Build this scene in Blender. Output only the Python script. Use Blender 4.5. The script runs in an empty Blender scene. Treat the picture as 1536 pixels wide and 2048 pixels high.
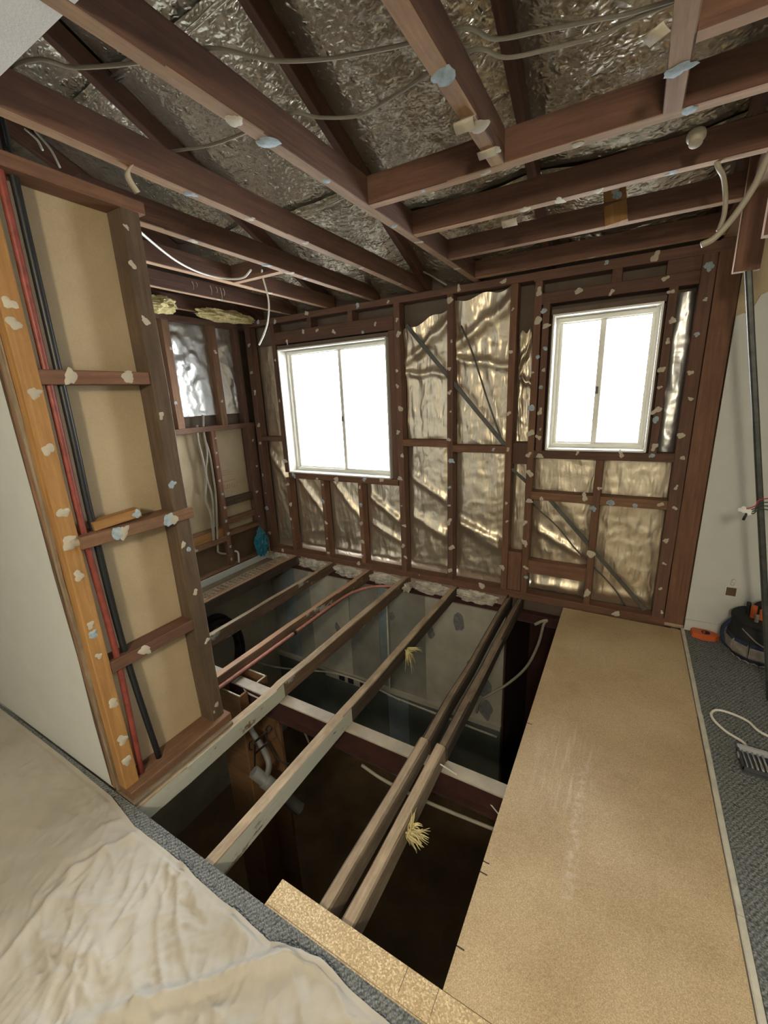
import bpy, bmesh, math, random
from mathutils import Vector, Matrix, noise
random.seed(7)
S = bpy.context.scene
COL = S.collection
V = Vector

# ------------------------------------------------------------------ camera
cam_d = bpy.data.cameras.new('camera'); cam = bpy.data.objects.new('camera', cam_d); COL.objects.link(cam)
F_PX = 838.5
cam_d.sensor_fit = 'HORIZONTAL'; cam_d.sensor_width = 36.0; cam_d.lens = F_PX / 1536 * 36.0
cam_d.clip_start = 0.02
_a, _b, _c = .268479, -.529099, -.042878          # pitch, yaw, roll solved from the timber lines
Rx = Matrix(((1, 0, 0), (0, math.cos(_a), -math.sin(_a)), (0, math.sin(_a), math.cos(_a))))
Ry = Matrix(((math.cos(_b), -math.sin(_b), 0), (math.sin(_b), math.cos(_b), 0), (0, 0, 1)))
Rz = Matrix(((math.cos(_c), 0, math.sin(_c)), (0, 1, 0), (-math.sin(_c), 0, math.cos(_c))))
RT = (Rz @ Rx @ Ry).transposed()
cx, cy, cz = RT @ V((1, 0, 0)), RT @ V((0, 0, 1)), -(RT @ V((0, 1, 0)))
CZ = 1.66                                           # phone height above the floor
cam.matrix_world = Matrix(((cx.x, cy.x, cz.x, 0), (cx.y, cy.y, cz.y, 0), (cx.z, cy.z, cz.z, CZ), (0, 0, 0, 1)))
S.camera = cam

def ray(px, py): return RT @ V(((px - 768) / F_PX, 1, -(py - 1024) / F_PX))
def PZ(px, py, z): d = ray(px, py); p = d * ((z - CZ) / d.z); return V((p.x, p.y, z))
def PY(px, py, y=3.3): d = ray(px, py); p = d * (y / d.y); return V((p.x, y, p.z + CZ))
def PX(px, py, x): d = ray(px, py); p = d * (x / d.x); return V((x, p.y, p.z + CZ))

# ------------------------------------------------------------------ world, light, exposure
w = bpy.data.worlds.new('overcast_sky'); S.world = w; w.use_nodes = True
bg = w.node_tree.nodes['Background']; bg.inputs[0].default_value = (.93, .97, 1.0, 1); bg.inputs[1].default_value = 22.0
S.view_settings.view_transform = 'Standard'; S.view_settings.look = 'None'
S.view_settings.gamma = 1; S.view_settings.exposure = 0.55; S.view_settings.use_curve_mapping = False
LAMP_POWER = 90.0
# the room behind the camera has a lit lamp: it throws the photographer's shadow forward on to the board
_l = bpy.data.lights.new('ceiling_lamp_rear_offscreen', 'POINT'); _l.energy = LAMP_POWER; _l.color = (1, .86, .64); _l.shadow_soft_size = .12
_lo = bpy.data.objects.new('ceiling_lamp_rear_offscreen', _l); COL.objects.link(_lo); _lo.location = (.15, -1.3, 2.22)

def portal(name, loc, sx, sy, rot):
    l = bpy.data.lights.new(name, 'AREA'); l.shape = 'RECTANGLE'; l.size = sx; l.size_y = sy
    l.cycles.is_portal = True
    o = bpy.data.objects.new(name, l); COL.objects.link(o); o.location = loc; o.rotation_euler = rot
portal('window_1_portal', (-2.45, 3.50, 1.54), 1.3, 1.3, (-math.pi / 2, 0, 0))
portal('window_2_portal', (-.2, 3.50, 1.69), .72, 1.0, (-math.pi / 2, 0, 0))

# ------------------------------------------------------------------ materials
def newmat(name):
    m = bpy.data.materials.new(name); m.use_nodes = True
    nt = m.node_tree; return m, nt, nt.nodes['Principled BSDF']
def N(nt, typ, **kw):
    n = nt.nodes.new(typ)
    for k, v in kw.items(): setattr(n, k, v)
    return n
def ramp(nt, stops):
    r = N(nt, 'ShaderNodeValToRGB'); e = r.color_ramp.elements
    e[0].position, e[0].color = stops[0][0], (*stops[0][1], 1)
    e[1].position, e[1].color = stops[-1][0], (*stops[-1][1], 1)
    for p, c in stops[1:-1]:
        n = e.new(p); n.color = (*c, 1)
    return r
def coords(nt, scale=(1, 1, 1), kind='Object'):
    tc = N(nt, 'ShaderNodeTexCoord'); mp = N(nt, 'ShaderNodeMapping'); mp.inputs['Scale'].default_value = scale
    oi = N(nt, 'ShaderNodeObjectInfo'); ml = N(nt, 'ShaderNodeMath', operation='MULTIPLY'); ml.inputs[1].default_value = 37.0
    nt.links.new(oi.outputs['Random'], ml.inputs[0]); nt.links.new(ml.outputs[0], mp.inputs['Location'])
    nt.links.new(tc.outputs[kind], mp.inputs['Vector']); return mp.outputs[0]
def tex(nt, vec, scale, detail=6, rough=.6, dist=0):
    n = N(nt, 'ShaderNodeTexNoise'); n.inputs['Scale'].default_value = scale; n.inputs['Detail'].default_value = detail
    n.inputs['Roughness'].default_value = rough; n.inputs['Distortion'].default_value = dist
    nt.links.new(vec, n.inputs['Vector']); return n.outputs[0]
def mixc(nt, fac, a, b, mode='MIX'):
    m = N(nt, 'ShaderNodeMix', data_type='RGBA', blend_type=mode)
    for s, v in ((m.inputs[0], fac), (m.inputs[6], a), (m.inputs[7], b)):
        if isinstance(v, (int, float)): s.default_value = v
        elif isinstance(v, tuple): s.default_value = (*v, 1)
        else: nt.links.new(v, s)
    return m.outputs[2]
def bump(nt, p, h, strength, dist=.01):
    b = N(nt, 'ShaderNodeBump'); b.inputs['Strength'].default_value = strength; b.inputs['Distance'].default_value = dist
    nt.links.new(h, b.inputs['Height']); nt.links.new(b.outputs[0], p.inputs['Normal'])

def wood(name, dark, light, rough=.75, blotch=None, blotch_amt=.5, grain=(1.2, 26, 26), paint=None, bmp=.35):
    """timber with grain along the local X axis; blotch = dirt colour; paint = (colour, coverage)"""
    m, nt, p = newmat(name)
    v = coords(nt, grain); g = tex(nt, v, 2.2, 8, .65, .6)
    r = ramp(nt, [(.3, dark), (.55, tuple((a + b) / 2 for a, b in zip(dark, light))), (.75, light)]); nt.links.new(g, r.inputs[0])
    c = r.outputs[0]
    v2 = coords(nt, (1, 2.2, 2.2))
    if blotch:
        b = tex(nt, v2, 5.0, 7, .7); rb = ramp(nt, [(.42, (0, 0, 0)), (.68, (1, 1, 1))]); nt.links.new(b, rb.inputs[0])
        mm = N(nt, 'ShaderNodeMath', operation='MULTIPLY'); nt.links.new(rb.outputs[0], mm.inputs[0]); mm.inputs[1].default_value = blotch_amt
        c = mixc(nt, mm.outputs[0], c, blotch)
    if paint:
        pc, cov = paint
        b = tex(nt, v2, 3.0, 9, .72); rb = ramp(nt, [(cov - .02, (1, 1, 1)), (cov + .02, (0, 0, 0))]); nt.links.new(b, rb.inputs[0])
        c = mixc(nt, rb.outputs[0], c, pc)
    oi = N(nt, 'ShaderNodeObjectInfo'); hs = N(nt, 'ShaderNodeHueSaturation')
    mr = N(nt, 'ShaderNodeMapRange'); mr.inputs[3].default_value = .82; mr.inputs[4].default_value = 1.18
    nt.links.new(oi.outputs['Random'], mr.inputs[0]); nt.links.new(mr.outputs[0], hs.inputs['Value']); nt.links.new(c, hs.inputs['Color'])
    nt.links.new(hs.outputs[0], p.inputs['Base Color']); p.inputs['Roughness'].default_value = rough
    bump(nt, p, g, bmp, .006); return m

def plain(name, col, rough=.6, metal=0, var=.12, scale=8, bmp=0, bscale=60, spec=None):
    m, nt, p = newmat(name); v = coords(nt)
    t = tex(nt, v, scale, 5); r = ramp(nt, [(.3, tuple(c * (1 - var) for c in col)), (.7, tuple(min(1, c * (1 + var)) for c in col))])
    nt.links.new(t, r.inputs[0]); nt.links.new(r.outputs[0], p.inputs['Base Color'])
    p.inputs['Roughness'].default_value = rough; p.inputs['Metallic'].default_value = metal
    if spec is not None: p.inputs['Specular IOR Level'].default_value = spec
    if bmp: bump(nt, p, tex(nt, v, bscale, 4), bmp, .004)
    return m

M = {}
M['joist'] = wood('red_brown_timber', (.115, .055, .036), (.225, .112, .068), .8, (.075, .042, .031), .5)
M['joist_raw'] = wood('raw_joist_underside', (.33, .195, .105), (.52, .34, .20), .8, (.22, .13, .085), .6)
M['rafter'] = wood('dark_rafter_timber', (.085, .038, .025), (.17, .078, .046), .8, (.05, .025, .018), .5)
M['stud'] = wood('wall_stud_timber', (.105, .053, .036), (.205, .105, .068), .8, (.08, .048, .038), .5)
M['stud_warm'] = wood('orange_stud_timber', (.145, .068, .038), (.265, .132, .075), .78, (.10, .053, .035), .5)
M['pine'] = wood('honey_stud_timber', (.33, .16, .045), (.52, .29, .10), .7, (.22, .115, .045), .45)
M['nog'] = wood('nogging_timber', (.20, .10, .05), (.36, .20, .11), .8, (.13, .07, .04), .5)
M['old'] = wood('old_dark_stud_timber', (.085, .055, .032), (.17, .115, .07), .85, (.05, .035, .024), .6)
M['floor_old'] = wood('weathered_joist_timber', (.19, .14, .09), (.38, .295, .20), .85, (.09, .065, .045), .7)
M['floor_top'] = wood('cut_joist_top', (.36, .27, .175), (.60, .48, .34), .85, (.19, .135, .09), .6)
M['floor_pink'] = wood('pink_joist_top', (.42, .24, .15), (.60, .38, .25), .8, (.3, .17, .1), .4)
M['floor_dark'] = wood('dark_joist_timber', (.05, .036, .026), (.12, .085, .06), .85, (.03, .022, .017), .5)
M['painted'] = wood('flaking_painted_joist_side', (.14, .09, .05), (.24, .16, .09), .7, None, 0, paint=((.50, .52, .44), .60))
M['painted_worn'] = wood('mostly_bare_painted_joist_side', (.11, .07, .045), (.22, .14, .085), .8, (.07, .05, .035), .5, paint=((.40, .42, .37), .40))
M['column'] = wood('boxed_column_timber', (.20, .10, .04), (.31, .165, .07), .7, (.14, .07, .035), .4)
M['dab'] = plain('dried_stud_adhesive', (.54, .49, .385), .8, bmp=.5, bscale=90)
M['dab_blue'] = plain('blue_grey_adhesive', (.36, .45, .50), .75, var=.3, scale=40, bmp=.5, bscale=90)
M['cable'] = plain('grey_white_cable_sheath', (.38, .345, .27), .5)
M['cable_white'] = plain('white_cable_sheath', (.80, .78, .70), .45)
M['copper_paint'] = plain('red_oxide_pipe', (.27, .062, .046), .45, var=.3, scale=30)
M['pink_pipe'] = plain('dusty_copper_pipe', (.50, .21, .16), .5, var=.2, scale=20)
M['black_plastic'] = plain('black_plastic', (.018, .02, .022), .4)
M['black_rubber'] = plain('black_hose_rubber', (.022, .022, .024), .55, bmp=.3, bscale=40)
M['white_wall'] = plain('white_painted_plaster', (.64, .66, .63), .85, var=.03, bmp=.12, bscale=220)
M['white_ceiling'] = plain('white_ceiling_paint', (.74, .74, .73), .9, var=.03, bmp=.3, bscale=160)
M['trim_white'] = plain('white_gloss_trim', (.78, .77, .71), .35, var=.05)
M['edge_strip'] = plain('chalky_edge_strip', (.62, .60, .50), .8, var=.15, scale=14, bmp=.3)
M['alu'] = plain('cream_powder_coat_frame', (.76, .75, .66), .4, var=.04)
M['steel'] = plain('dusty_steel_flange', (.46, .42, .34), .6, var=.25, scale=6, bmp=.2)
M['steel_red'] = plain('red_oxide_steel_web', (.055, .018, .014), .8, var=.3, scale=8)
M['pvc'] = plain('grey_pvc', (.23, .23, .215), .45, var=.15, scale=12)
M['iron'] = plain('black_wrought_iron', (.022, .02, .02), .5)
M['pole'] = plain('scuffed_dark_metal_tube', (.075, .08, .075), .42, metal=.4, var=.35, scale=20)
M['brace'] = plain('dull_galvanised_brace', (.12, .115, .10), .5, metal=.5, var=.3, scale=12)
M['orange'] = plain('orange_plastic', (.62, .13, .03), .45, var=.08)
M['navy'] = plain('navy_canvas', (.022, .032, .075), .85, bmp=.5, bscale=120)
M['black_canvas'] = plain('black_canvas', (.016, .017, .019), .85, bmp=.4, bscale=120)
M['grey_canvas'] = plain('worn_grey_canvas', (.27, .24, .21), .9, var=.3, scale=18, bmp=.5, bscale=120)
M['chrome'] = plain('bright_steel', (.72, .73, .75), .22, metal=1, var=.05)
M['case'] = plain('grey_plastic_case', (.07, .075, .085), .4)
M['case_top'] = plain('pale_grey_plastic', (.42, .44, .46), .4)
M['white_plastic'] = plain('white_plastic', (.82, .82, .80), .4)
M['red_wire'] = plain('red_wire_insulation', (.42, .03, .03), .4)
M['green_wire'] = plain('dark_wire_insulation', (.03, .045, .035), .4)
M['wool'] = plain('yellow_glass_wool', (.66, .56, .28), .95, var=.35, scale=30, bmp=1, bscale=60)
M['white_wool'] = plain('dirty_white_batt', (.52, .48, .40), .95, var=.4, scale=20, bmp=1, bscale=50)
M['blue_bag'] = plain('blue_plastic_sheet', (.02, .20, .30), .3, var=.3, scale=20)
M['brown_sheet'] = plain('brown_hardboard', (.14, .085, .045), .8, var=.2)
M['low_wall'] = plain('stained_lower_wall_panel', (.46, .435, .35), .8, var=.20, scale=3.5, bmp=.2)
M['low_wall_b'] = plain('grey_lower_wall_panel', (.29, .28, .235), .8, var=.22, scale=3.0, bmp=.2)
M['low_wall_c'] = plain('blue_grey_lower_wall_strip', (.22, .265, .275), .8, var=.25, scale=4, bmp=.2)
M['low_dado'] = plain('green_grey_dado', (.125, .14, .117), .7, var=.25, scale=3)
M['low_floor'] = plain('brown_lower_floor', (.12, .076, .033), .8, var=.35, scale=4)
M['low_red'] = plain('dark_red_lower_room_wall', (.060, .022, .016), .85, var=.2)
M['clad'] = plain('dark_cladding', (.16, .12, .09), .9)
M['stain'] = plain('dark_wall_stain', (.19, .20, .19), .85, var=.3, scale=30)

def gyprock_back():
    m, nt, p = newmat('plasterboard_back_paper'); v = coords(nt)
    t = tex(nt, v, 3.0, 5); r = ramp(nt, [(.35, (.45, .355, .22)), (.65, (.52, .42, .27))]); nt.links.new(t, r.inputs[0])
    f = tex(nt, v, 140, 3); c = mixc(nt, .12, r.outputs[0], f, 'OVERLAY')
    nt.links.new(c, p.inputs['Base Color']); p.inputs['Roughness'].default_value = .85; return m
M['paper'] = gyprock_back()

def particle(name, base, chip, scale):
    m, nt, p = newmat(name); v = coords(nt)
    vo = N(nt, 'ShaderNodeTexVoronoi'); vo.inputs['Scale'].default_value = scale; nt.links.new(v, vo.inputs['Vector'])
    hs = N(nt, 'ShaderNodeSeparateColor'); nt.links.new(vo.outputs['Color'], hs.inputs[0])
    r = ramp(nt, [(.0, tuple(c * .78 for c in base)), (.5, base), (.93, chip), (1, tuple(min(1, c * 1.12) for c in chip))]); nt.links.new(hs.outputs[0], r.inputs[0])
    t = tex(nt, v, 2.6, 6, .6); rb = ramp(nt, [(.35, (.80, .76, .70)), (.62, (1, 1, 1))]); nt.links.new(t, rb.inputs[0])
    c = mixc(nt, 1.0, r.outputs[0], rb.outputs[0], 'MULTIPLY')
    nt.links.new(c, p.inputs['Base Color']); p.inputs['Roughness'].default_value = .62
    bump(nt, p, vo.outputs['Distance'], .12, .002); return m, nt, p, c
M['particle'] = particle('particleboard', (.58, .44, .26), (.68, .545, .345), 420)[0]
M['particle_coarse'] = particle('cut_particleboard', (.60, .45, .25), (.84, .70, .45), 230)[0]

def scuffed_board():
    """particleboard with pale plaster scuffs dragged along it"""
    m, nt, p, c = particle('scuffed_particleboard', (.58, .44, .26), (.68, .545, .345), 420)
    tc = N(nt, 'ShaderNodeTexCoord'); sp = N(nt, 'ShaderNodeSeparateXYZ'); nt.links.new(tc.outputs['Object'], sp.inputs[0])
    def box(axis, a, b, soft):
        mr = N(nt, 'ShaderNodeMapRange', interpolation_type='SMOOTHSTEP'); mr.inputs[1].default_value = a - soft; mr.inputs[2].default_value = a + soft
        m2 = N(nt, 'ShaderNodeMapRange', interpolation_type='SMOOTHSTEP'); m2.inputs[1].default_value = b + soft; m2.inputs[2].default_value = b - soft
        nt.links.new(sp.outputs[axis], mr.inputs[0]); nt.links.new(sp.outputs[axis], m2.inputs[0])
        mm = N(nt, 'ShaderNodeMath', operation='MULTIPLY'); nt.links.new(mr.outputs[0], mm.inputs[0]); nt.links.new(m2.outputs[0], mm.inputs[1]); return mm.outputs[0]
    def mul(a, b):
        mm = N(nt, 'ShaderNodeMath', operation='MULTIPLY'); nt.links.new(a, mm.inputs[0])
        if isinstance(b, float): mm.inputs[1].default_value = b
        else: nt.links.new(b, mm.inputs[1])
        return mm.outputs[0]
    mp = N(nt, 'ShaderNodeMapping'); mp.inputs['Scale'].default_value = (30, 3.5, 1); mp.inputs['Rotation'].default_value = (0, 0, .12)
    nt.links.new(tc.outputs['Object'], mp.inputs[0])
    s = tex(nt, mp.outputs[0], 1.6, 4); rs = ramp(nt, [(.50, (0, 0, 0)), (.66, (1, 1, 1))]); nt.links.new(s, rs.inputs[0])
    a = mul(mul(mul(box(0, -.22, .0, .07), box(1, 1.5, 1.95, .12)), rs.outputs[0]), .42)
    s2 = tex(nt, tc.outputs['Object'], 40, 4); r2 = ramp(nt, [(.45, (0, 0, 0)), (.6, (1, 1, 1))]); nt.links.new(s2, r2.inputs[0])
    b = mul(mul(mul(box(0, -.045, -.012, .016), box(1, 1.16, 1.75, .1)), r2.outputs[0]), .40)
    c = mixc(nt, a, c, (.86, .80, .66)); c = mixc(nt, b, c, (.88, .83, .72))
    nt.links.new(c, p.inputs['Base Color']); return m
M['board'] = scuffed_board()

def carpet(name, k):
    m, nt, p = newmat(name); tc = N(nt, 'ShaderNodeTexCoord')
    vo = N(nt, 'ShaderNodeTexVoronoi'); vo.inputs['Scale'].default_value = 170; nt.links.new(tc.outputs['Object'], vo.inputs['Vector'])
    r = ramp(nt, [(0, tuple(.34 * c for c in k)), (.5, tuple(.22 * c for c in k)), (1, tuple(.07 * c for c in k))]); nt.links.new(vo.outputs['Distance'], r.inputs[0])
    mp = N(nt, 'ShaderNodeMapping'); mp.inputs['Rotation'].default_value = (0, 0, .6); nt.links.new(tc.outputs['Object'], mp.inputs[0])
    wv = N(nt, 'ShaderNodeTexWave', bands_direction='X'); wv.inputs['Scale'].default_value = 22; wv.inputs['Distortion'].default_value = 1.5; wv.inputs['Detail'].default_value = 1
    nt.links.new(mp.outputs[0], wv.inputs['Vector'])
    c = mixc(nt, .35, r.outputs[0], wv.outputs['Color'], 'MULTIPLY'); t = tex(nt, tc.outputs['Object'], 260, 2)
    c = mixc(nt, .5, c, t, 'OVERLAY')
    nt.links.new(c, p.inputs['Base Color']); p.inputs['Roughness'].default_value = .95; p.inputs['Specular IOR Level'].default_value = .1
    bump(nt, p, vo.outputs['Distance'], .8, -.006); return m
M['carpet'] = carpet('grey_loop_carpet', (1.15, 1.23, 1.22))

def foil(name, col, rough, grid=55, gstr=.25, wr=.35, stretch=(1, 1, 1), fine=9):
    m, nt, p = newmat(name); v = coords(nt); vs = coords(nt, stretch)
    def rid(scale, detail):
        n = N(nt, 'ShaderNodeTexNoise', noise_type='RIDGED_MULTIFRACTAL'); n.inputs['Scale'].default_value = scale; n.inputs['Detail'].default_value = detail
        n.inputs['Roughness'].default_value = .5; n.inputs['Distortion'].default_value = .35; nt.links.new(vs, n.inputs['Vector']); return n.outputs[0]
    n1 = rid(fine, 4); n2 = rid(fine * 2.7, 3)
    br = N(nt, 'ShaderNodeTexBrick'); br.offset = 0; br.inputs['Scale'].default_value = grid; br.inputs['Mortar Size'].default_value = .06
    br.inputs['Color1'].default_value = (1, 1, 1, 1); br.inputs['Color2'].default_value = (1, 1, 1, 1); br.inputs['Mortar'].default_value = (0, 0, 0, 1)
    br.inputs['Brick Width'].default_value = .5; br.inputs['Row Height'].default_value = .5; nt.links.new(v, br.inputs['Vector'])
    t = tex(nt, v, 3, 5); r = ramp(nt, [(.3, tuple(c * .78 for c in col)), (.7, col)]); nt.links.new(t, r.inputs[0])
    nt.links.new(r.outputs[0], p.inputs['Base Color']); p.inputs['Metallic'].default_value = .88; p.inputs['Roughness'].default_value = rough
    b1 = N(nt, 'ShaderNodeBump'); b1.inputs['Strength'].default_value = gstr; b1.inputs['Distance'].default_value = .002; nt.links.new(br.outputs[0], b1.inputs['Height'])
    b2 = N(nt, 'ShaderNodeBump'); b2.inputs['Strength'].default_value = wr; b2.inputs['Distance'].default_value = .014; nt.links.new(n1, b2.inputs['Height'])
    b3 = N(nt, 'ShaderNodeBump'); b3.inputs['Strength'].default_value = wr; b3.inputs['Distance'].default_value = .007; nt.links.new(n2, b3.inputs['Height'])
    nt.links.new(b1.outputs[0], b2.inputs['Normal']); nt.links.new(b2.outputs[0], b3.inputs['Normal'])
    nt.links.new(b3.outputs[0], p.inputs['Normal']); return m
M['foil_wall'] = foil('wall_foil', (.86, .75, .57), .36, wr=.55, stretch=(1.6, 1, .45), fine=8)
M['foil_left'] = foil('bright_wall_foil', (.86, .86, .84), .34, wr=.6, fine=6)
M['foil_roof'] = foil('roof_foil', (.92, .87, .72), .27, 48, .8, 1.0, (1, 1.5, 1), 13)

def cloth_mat():
    m, nt, p = newmat('cotton_drop_sheet'); v = coords(nt)
    t = tex(nt, v, 3, 6, .6); r = ramp(nt, [(.35, (.45, .42, .355)), (.6, (.54, .51, .445))]); nt.links.new(t, r.inputs[0])
    nt.links.new(r.outputs[0], p.inputs['Base Color']); p.inputs['Roughness'].default_value = .92; p.inputs['Specular IOR Level'].default_value = .15
    f = tex(nt, v, 420, 2); bump(nt, p, f, .2, .002); return m
M['cloth'] = cloth_mat()

def glass_mat():
    m, nt, p = newmat('window_glass'); nt.nodes.remove(p)
    out = nt.nodes['Material Output']; tr = N(nt, 'ShaderNodeBsdfTransparent'); gl = N(nt, 'ShaderNodeBsdfGlossy'); gl.inputs['Roughness'].default_value = .05
    fr = N(nt, 'ShaderNodeFresnel'); fr.inputs[0].default_value = 1.45; mx = N(nt, 'ShaderNodeMixShader')
    nt.links.new(fr.outputs[0], mx.inputs[0]); nt.links.new(tr.outputs[0], mx.inputs[1]); nt.links.new(gl.outputs[0], mx.inputs[2]); nt.links.new(mx.outputs[0], out.inputs[0]); return m
M['glass'] = glass_mat()
# ------------------------------------------------------------------ helpers
def wm(o):
    if o.parent: return wm(o.parent) @ o.matrix_parent_inverse @ o.matrix_basis
    return o.matrix_basis
def link(o, parent=None):
    COL.objects.link(o)
    if parent is not None:
        o.parent = parent; o.matrix_parent_inverse = wm(parent).inverted()
    return o
def tag(o, label, cat, group=None, kind=None):
    o['label'] = label; o['category'] = cat
    if group: o['group'] = group
    if kind: o['kind'] = kind
    return o
def thing(name, loc, label, cat, group=None, kind=None):
    o = bpy.data.objects.new(name, None); o.location = loc; o.empty_display_size = .05; COL.objects.link(o)
    return tag(o, label, cat, group, kind)
def struct(o, label, cat='wall'): return tag(o, label, cat, None, 'structure')
def mesh_obj(name, verts, faces, mat, parent=None, loc=None, smooth=False, fm=None):
    """verts in world coordinates; loc = origin of the object"""
    loc = V(loc) if loc is not None else sum((V(v) for v in verts), V()) / len(verts)
    me = bpy.data.meshes.new(name); me.from_pydata([tuple(V(v) - loc) for v in verts], [], faces)
    for m in (mat if isinstance(mat, list) else [mat]): me.materials.append(m)
    if fm:
        for p_, i in zip(me.polygons, fm): p_.material_index = i
    bm = bmesh.new(); bm.from_mesh(me); bmesh.ops.recalc_face_normals(bm, faces=bm.faces); bm.to_mesh(me); bm.free()
    if smooth:
        for p_ in me.polygons: p_.use_smooth = True
    o = bpy.data.objects.new(name, me); o.location = loc
    return link(o, parent)

DIRS = {'+X': V((1, 0, 0)), '-X': V((-1, 0, 0)), '+Y': V((0, 1, 0)), '-Y': V((0, -1, 0)), '+Z': V((0, 0, 1)), '-Z': V((0, 0, -1))}
def beam(name, p0, p1, w, d, mat, parent=None, up=(0, 0, 1), jit=.0015, ch=.003, fm=None, label=None, cuts=(), late=None):
    """sawn timber from p0 to p1; w across, d along 'up'; local X runs along the grain"""
    p0, p1 = V(p0), V(p1); X = (p1 - p0); L = X.length; X.normalize()
    Zl = V(up) - X * V(up).dot(X); Zl.normalize(); Yl = Zl.cross(X)
    n = max(1, min(10, int(L / .3)))
    sec = []
    for sy, sz in ((1, 1), (-1, 1), (-1, -1), (1, -1)):
        a, b = (sy * w / 2, sz * (d / 2 - ch)), (sy * (w / 2 - ch), sz * d / 2)
        sec += [a, b] if sy * sz > 0 else [b, a]
    vs, fs, k = [], [], len(sec)
    st = sorted([i / n for i in range(n + 1)] + [c_ / L for c_ in cuts]); n = len(st) - 1
    for i in range(n + 1):
        oy, oz = random.uniform(-jit, jit), random.uniform(-jit, jit)
        for y, z in sec: vs.append((-L / 2 + L * st[i], y + oy + random.uniform(-jit, jit) * .5, z + oz + random.uniform(-jit, jit) * .5))
    for i in range(n):
        for j in range(k):
            fs.append((i * k + j, i * k + (j + 1) % k, (i + 1) * k + (j + 1) % k, (i + 1) * k + j))
    fs.append(tuple(range(k))); fs.append(tuple(n * k + j for j in reversed(range(k))))
    me = bpy.data.meshes.new(name); me.from_pydata(vs, [], fs)
    me.materials.append(mat)
    R = Matrix((X, Yl, Zl)).transposed()
    bm = bmesh.new(); bm.from_mesh(me); bmesh.ops.recalc_face_normals(bm, faces=bm.faces); bm.to_mesh(me); bm.free()
    if fm:
        for key, mm in fm.items():
            me.materials.append(mm); idx = len(me.materials) - 1
            for p_ in me.polygons:
                if (R @ p_.normal).dot(DIRS[key]) > .8: p_.material_index = idx
    if late:                                          # another face material past a point along the length
        key, pos, mm = late; me.materials.append(mm); idx = len(me.materials) - 1
        for p_ in me.polygons:
            if (R @ p_.normal).dot(DIRS[key]) > .8 and p_.center.x + L / 2 > pos: p_.material_index = idx
    o = bpy.data.objects.new(name, me)
    o.matrix_basis = Matrix.Translation((p0 + p1) / 2) @ R.to_4x4()
    link(o, parent)
    if label: o['label'] = label
    return o
def bbox(name, x, y, z, mat, parent=None, **kw):
    """axis-aligned timber: x, y, z = (min, max)"""
    c = [(a[0] + a[1]) / 2 for a in (x, y, z)]; s = [a[1] - a[0] for a in (x, y, z)]
    i = s.index(max(s)); p0, p1 = list(c), list(c); p0[i] -= s[i] / 2; p1[i] += s[i] / 2
    if i == 0: return beam(name, p0, p1, s[1], s[2], mat, parent, (0, 0, 1), **kw)
    if i == 1: return beam(name, p0, p1, s[0], s[2], mat, parent, (0, 0, 1), **kw)
    return beam(name, p0, p1, s[0], s[1], mat, parent, (0, -1, 0), **kw)
def slab(name, x, y, z, mat, parent=None, bev=0):
    """plain panel with its origin at the world origin offset so object coordinates equal metres"""
    vs = [(a, b, c) for a in x for b in y for c in z]
    fs = [(0, 1, 3, 2), (4, 6, 7, 5), (0, 4, 5, 1), (2, 3, 7, 6), (0, 2, 6, 4), (1, 5, 7, 3)]
    o = mesh_obj(name, vs, fs, mat, parent)
    if bev:
        bm = bmesh.new(); bm.from_mesh(o.data); bmesh.ops.bevel(bm, geom=list(bm.edges), offset=bev, segments=2, affect='EDGES'); bm.to_mesh(o.data); bm.free()
    return o
def smooth_path(pts, sub=6):
    pts = [V(p) for p in pts]
    if len(pts) < 3: return pts
    out = []
    P = [pts[0] * 2 - pts[1]] + pts + [pts[-1] * 2 - pts[-2]]
    for i in range(1, len(P) - 2):
        for k in range(sub):
            t = k / sub; a, b, c, d = P[i - 1], P[i], P[i + 1], P[i + 2]
            out.append(.5 * ((2 * b) + (c - a) * t + (2 * a - 5 * b + 4 * c - d) * t * t + (3 * b - a - 3 * c + d) * t ** 3))
    out.append(pts[-1]); return out
def tube(name, pts, r, mat, parent=None, seg=8, sub=6, flat=1.0, r1=None, closed_path=False):
    P = smooth_path(pts, sub); vs, fs = [], []; n = len(P)
    up = V((0, 0, 1)); prev = None
    for i, p in enumerate(P):
        t = (P[min(i + 1, n - 1)] - P[max(i - 1, 0)]).normalized()
        a = prev - t * prev.dot(t) if prev is not None else t.cross(up if abs(t.z) < .9 else V((1, 0, 0)))
        a.normalize(); prev = a; b = t.cross(a)
        rr = r if r1 is None else r + (r1 - r) * i / (n - 1)
        for k in range(seg):
            an = 2 * math.pi * k / seg; vs.append(p + a * math.cos(an) * rr + b * math.sin(an) * rr * flat)
    for i in range(n - 1):
        for k in range(seg): fs.append((i * seg + k, i * seg + (k + 1) % seg, (i + 1) * seg + (k + 1) % seg, (i + 1) * seg + k))
    fs.append(tuple(range(seg))); fs.append(tuple((n - 1) * seg + k for k in reversed(range(seg))))
    return mesh_obj(name, vs, fs, mat, parent, smooth=True)
def lathe(name, loc, prof, mat, parent=None, seg=24, axis=(0, 0, 1), sx=1, sy=1, smooth=True):
    R = V((0, 0, 1)).rotation_difference(V(axis)).to_matrix(); vs, fs = [], []; n = len(prof)
    for r, z in prof:
        for k in range(seg):
            a = 2 * math.pi * k / seg; vs.append(V(loc) + R @ V((r * math.cos(a) * sx, r * math.sin(a) * sy, z)))
    for i in range(n - 1):
        for k in range(seg): fs.append((i * seg + k, i * seg + (k + 1) % seg, (i + 1) * seg + (k + 1) % seg, (i + 1) * seg + k))
    fs.append(tuple(reversed(range(seg)))); fs.append(tuple((n - 1) * seg + k for k in range(seg)))
    return mesh_obj(name, vs, fs, mat, parent, smooth=smooth)

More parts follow.
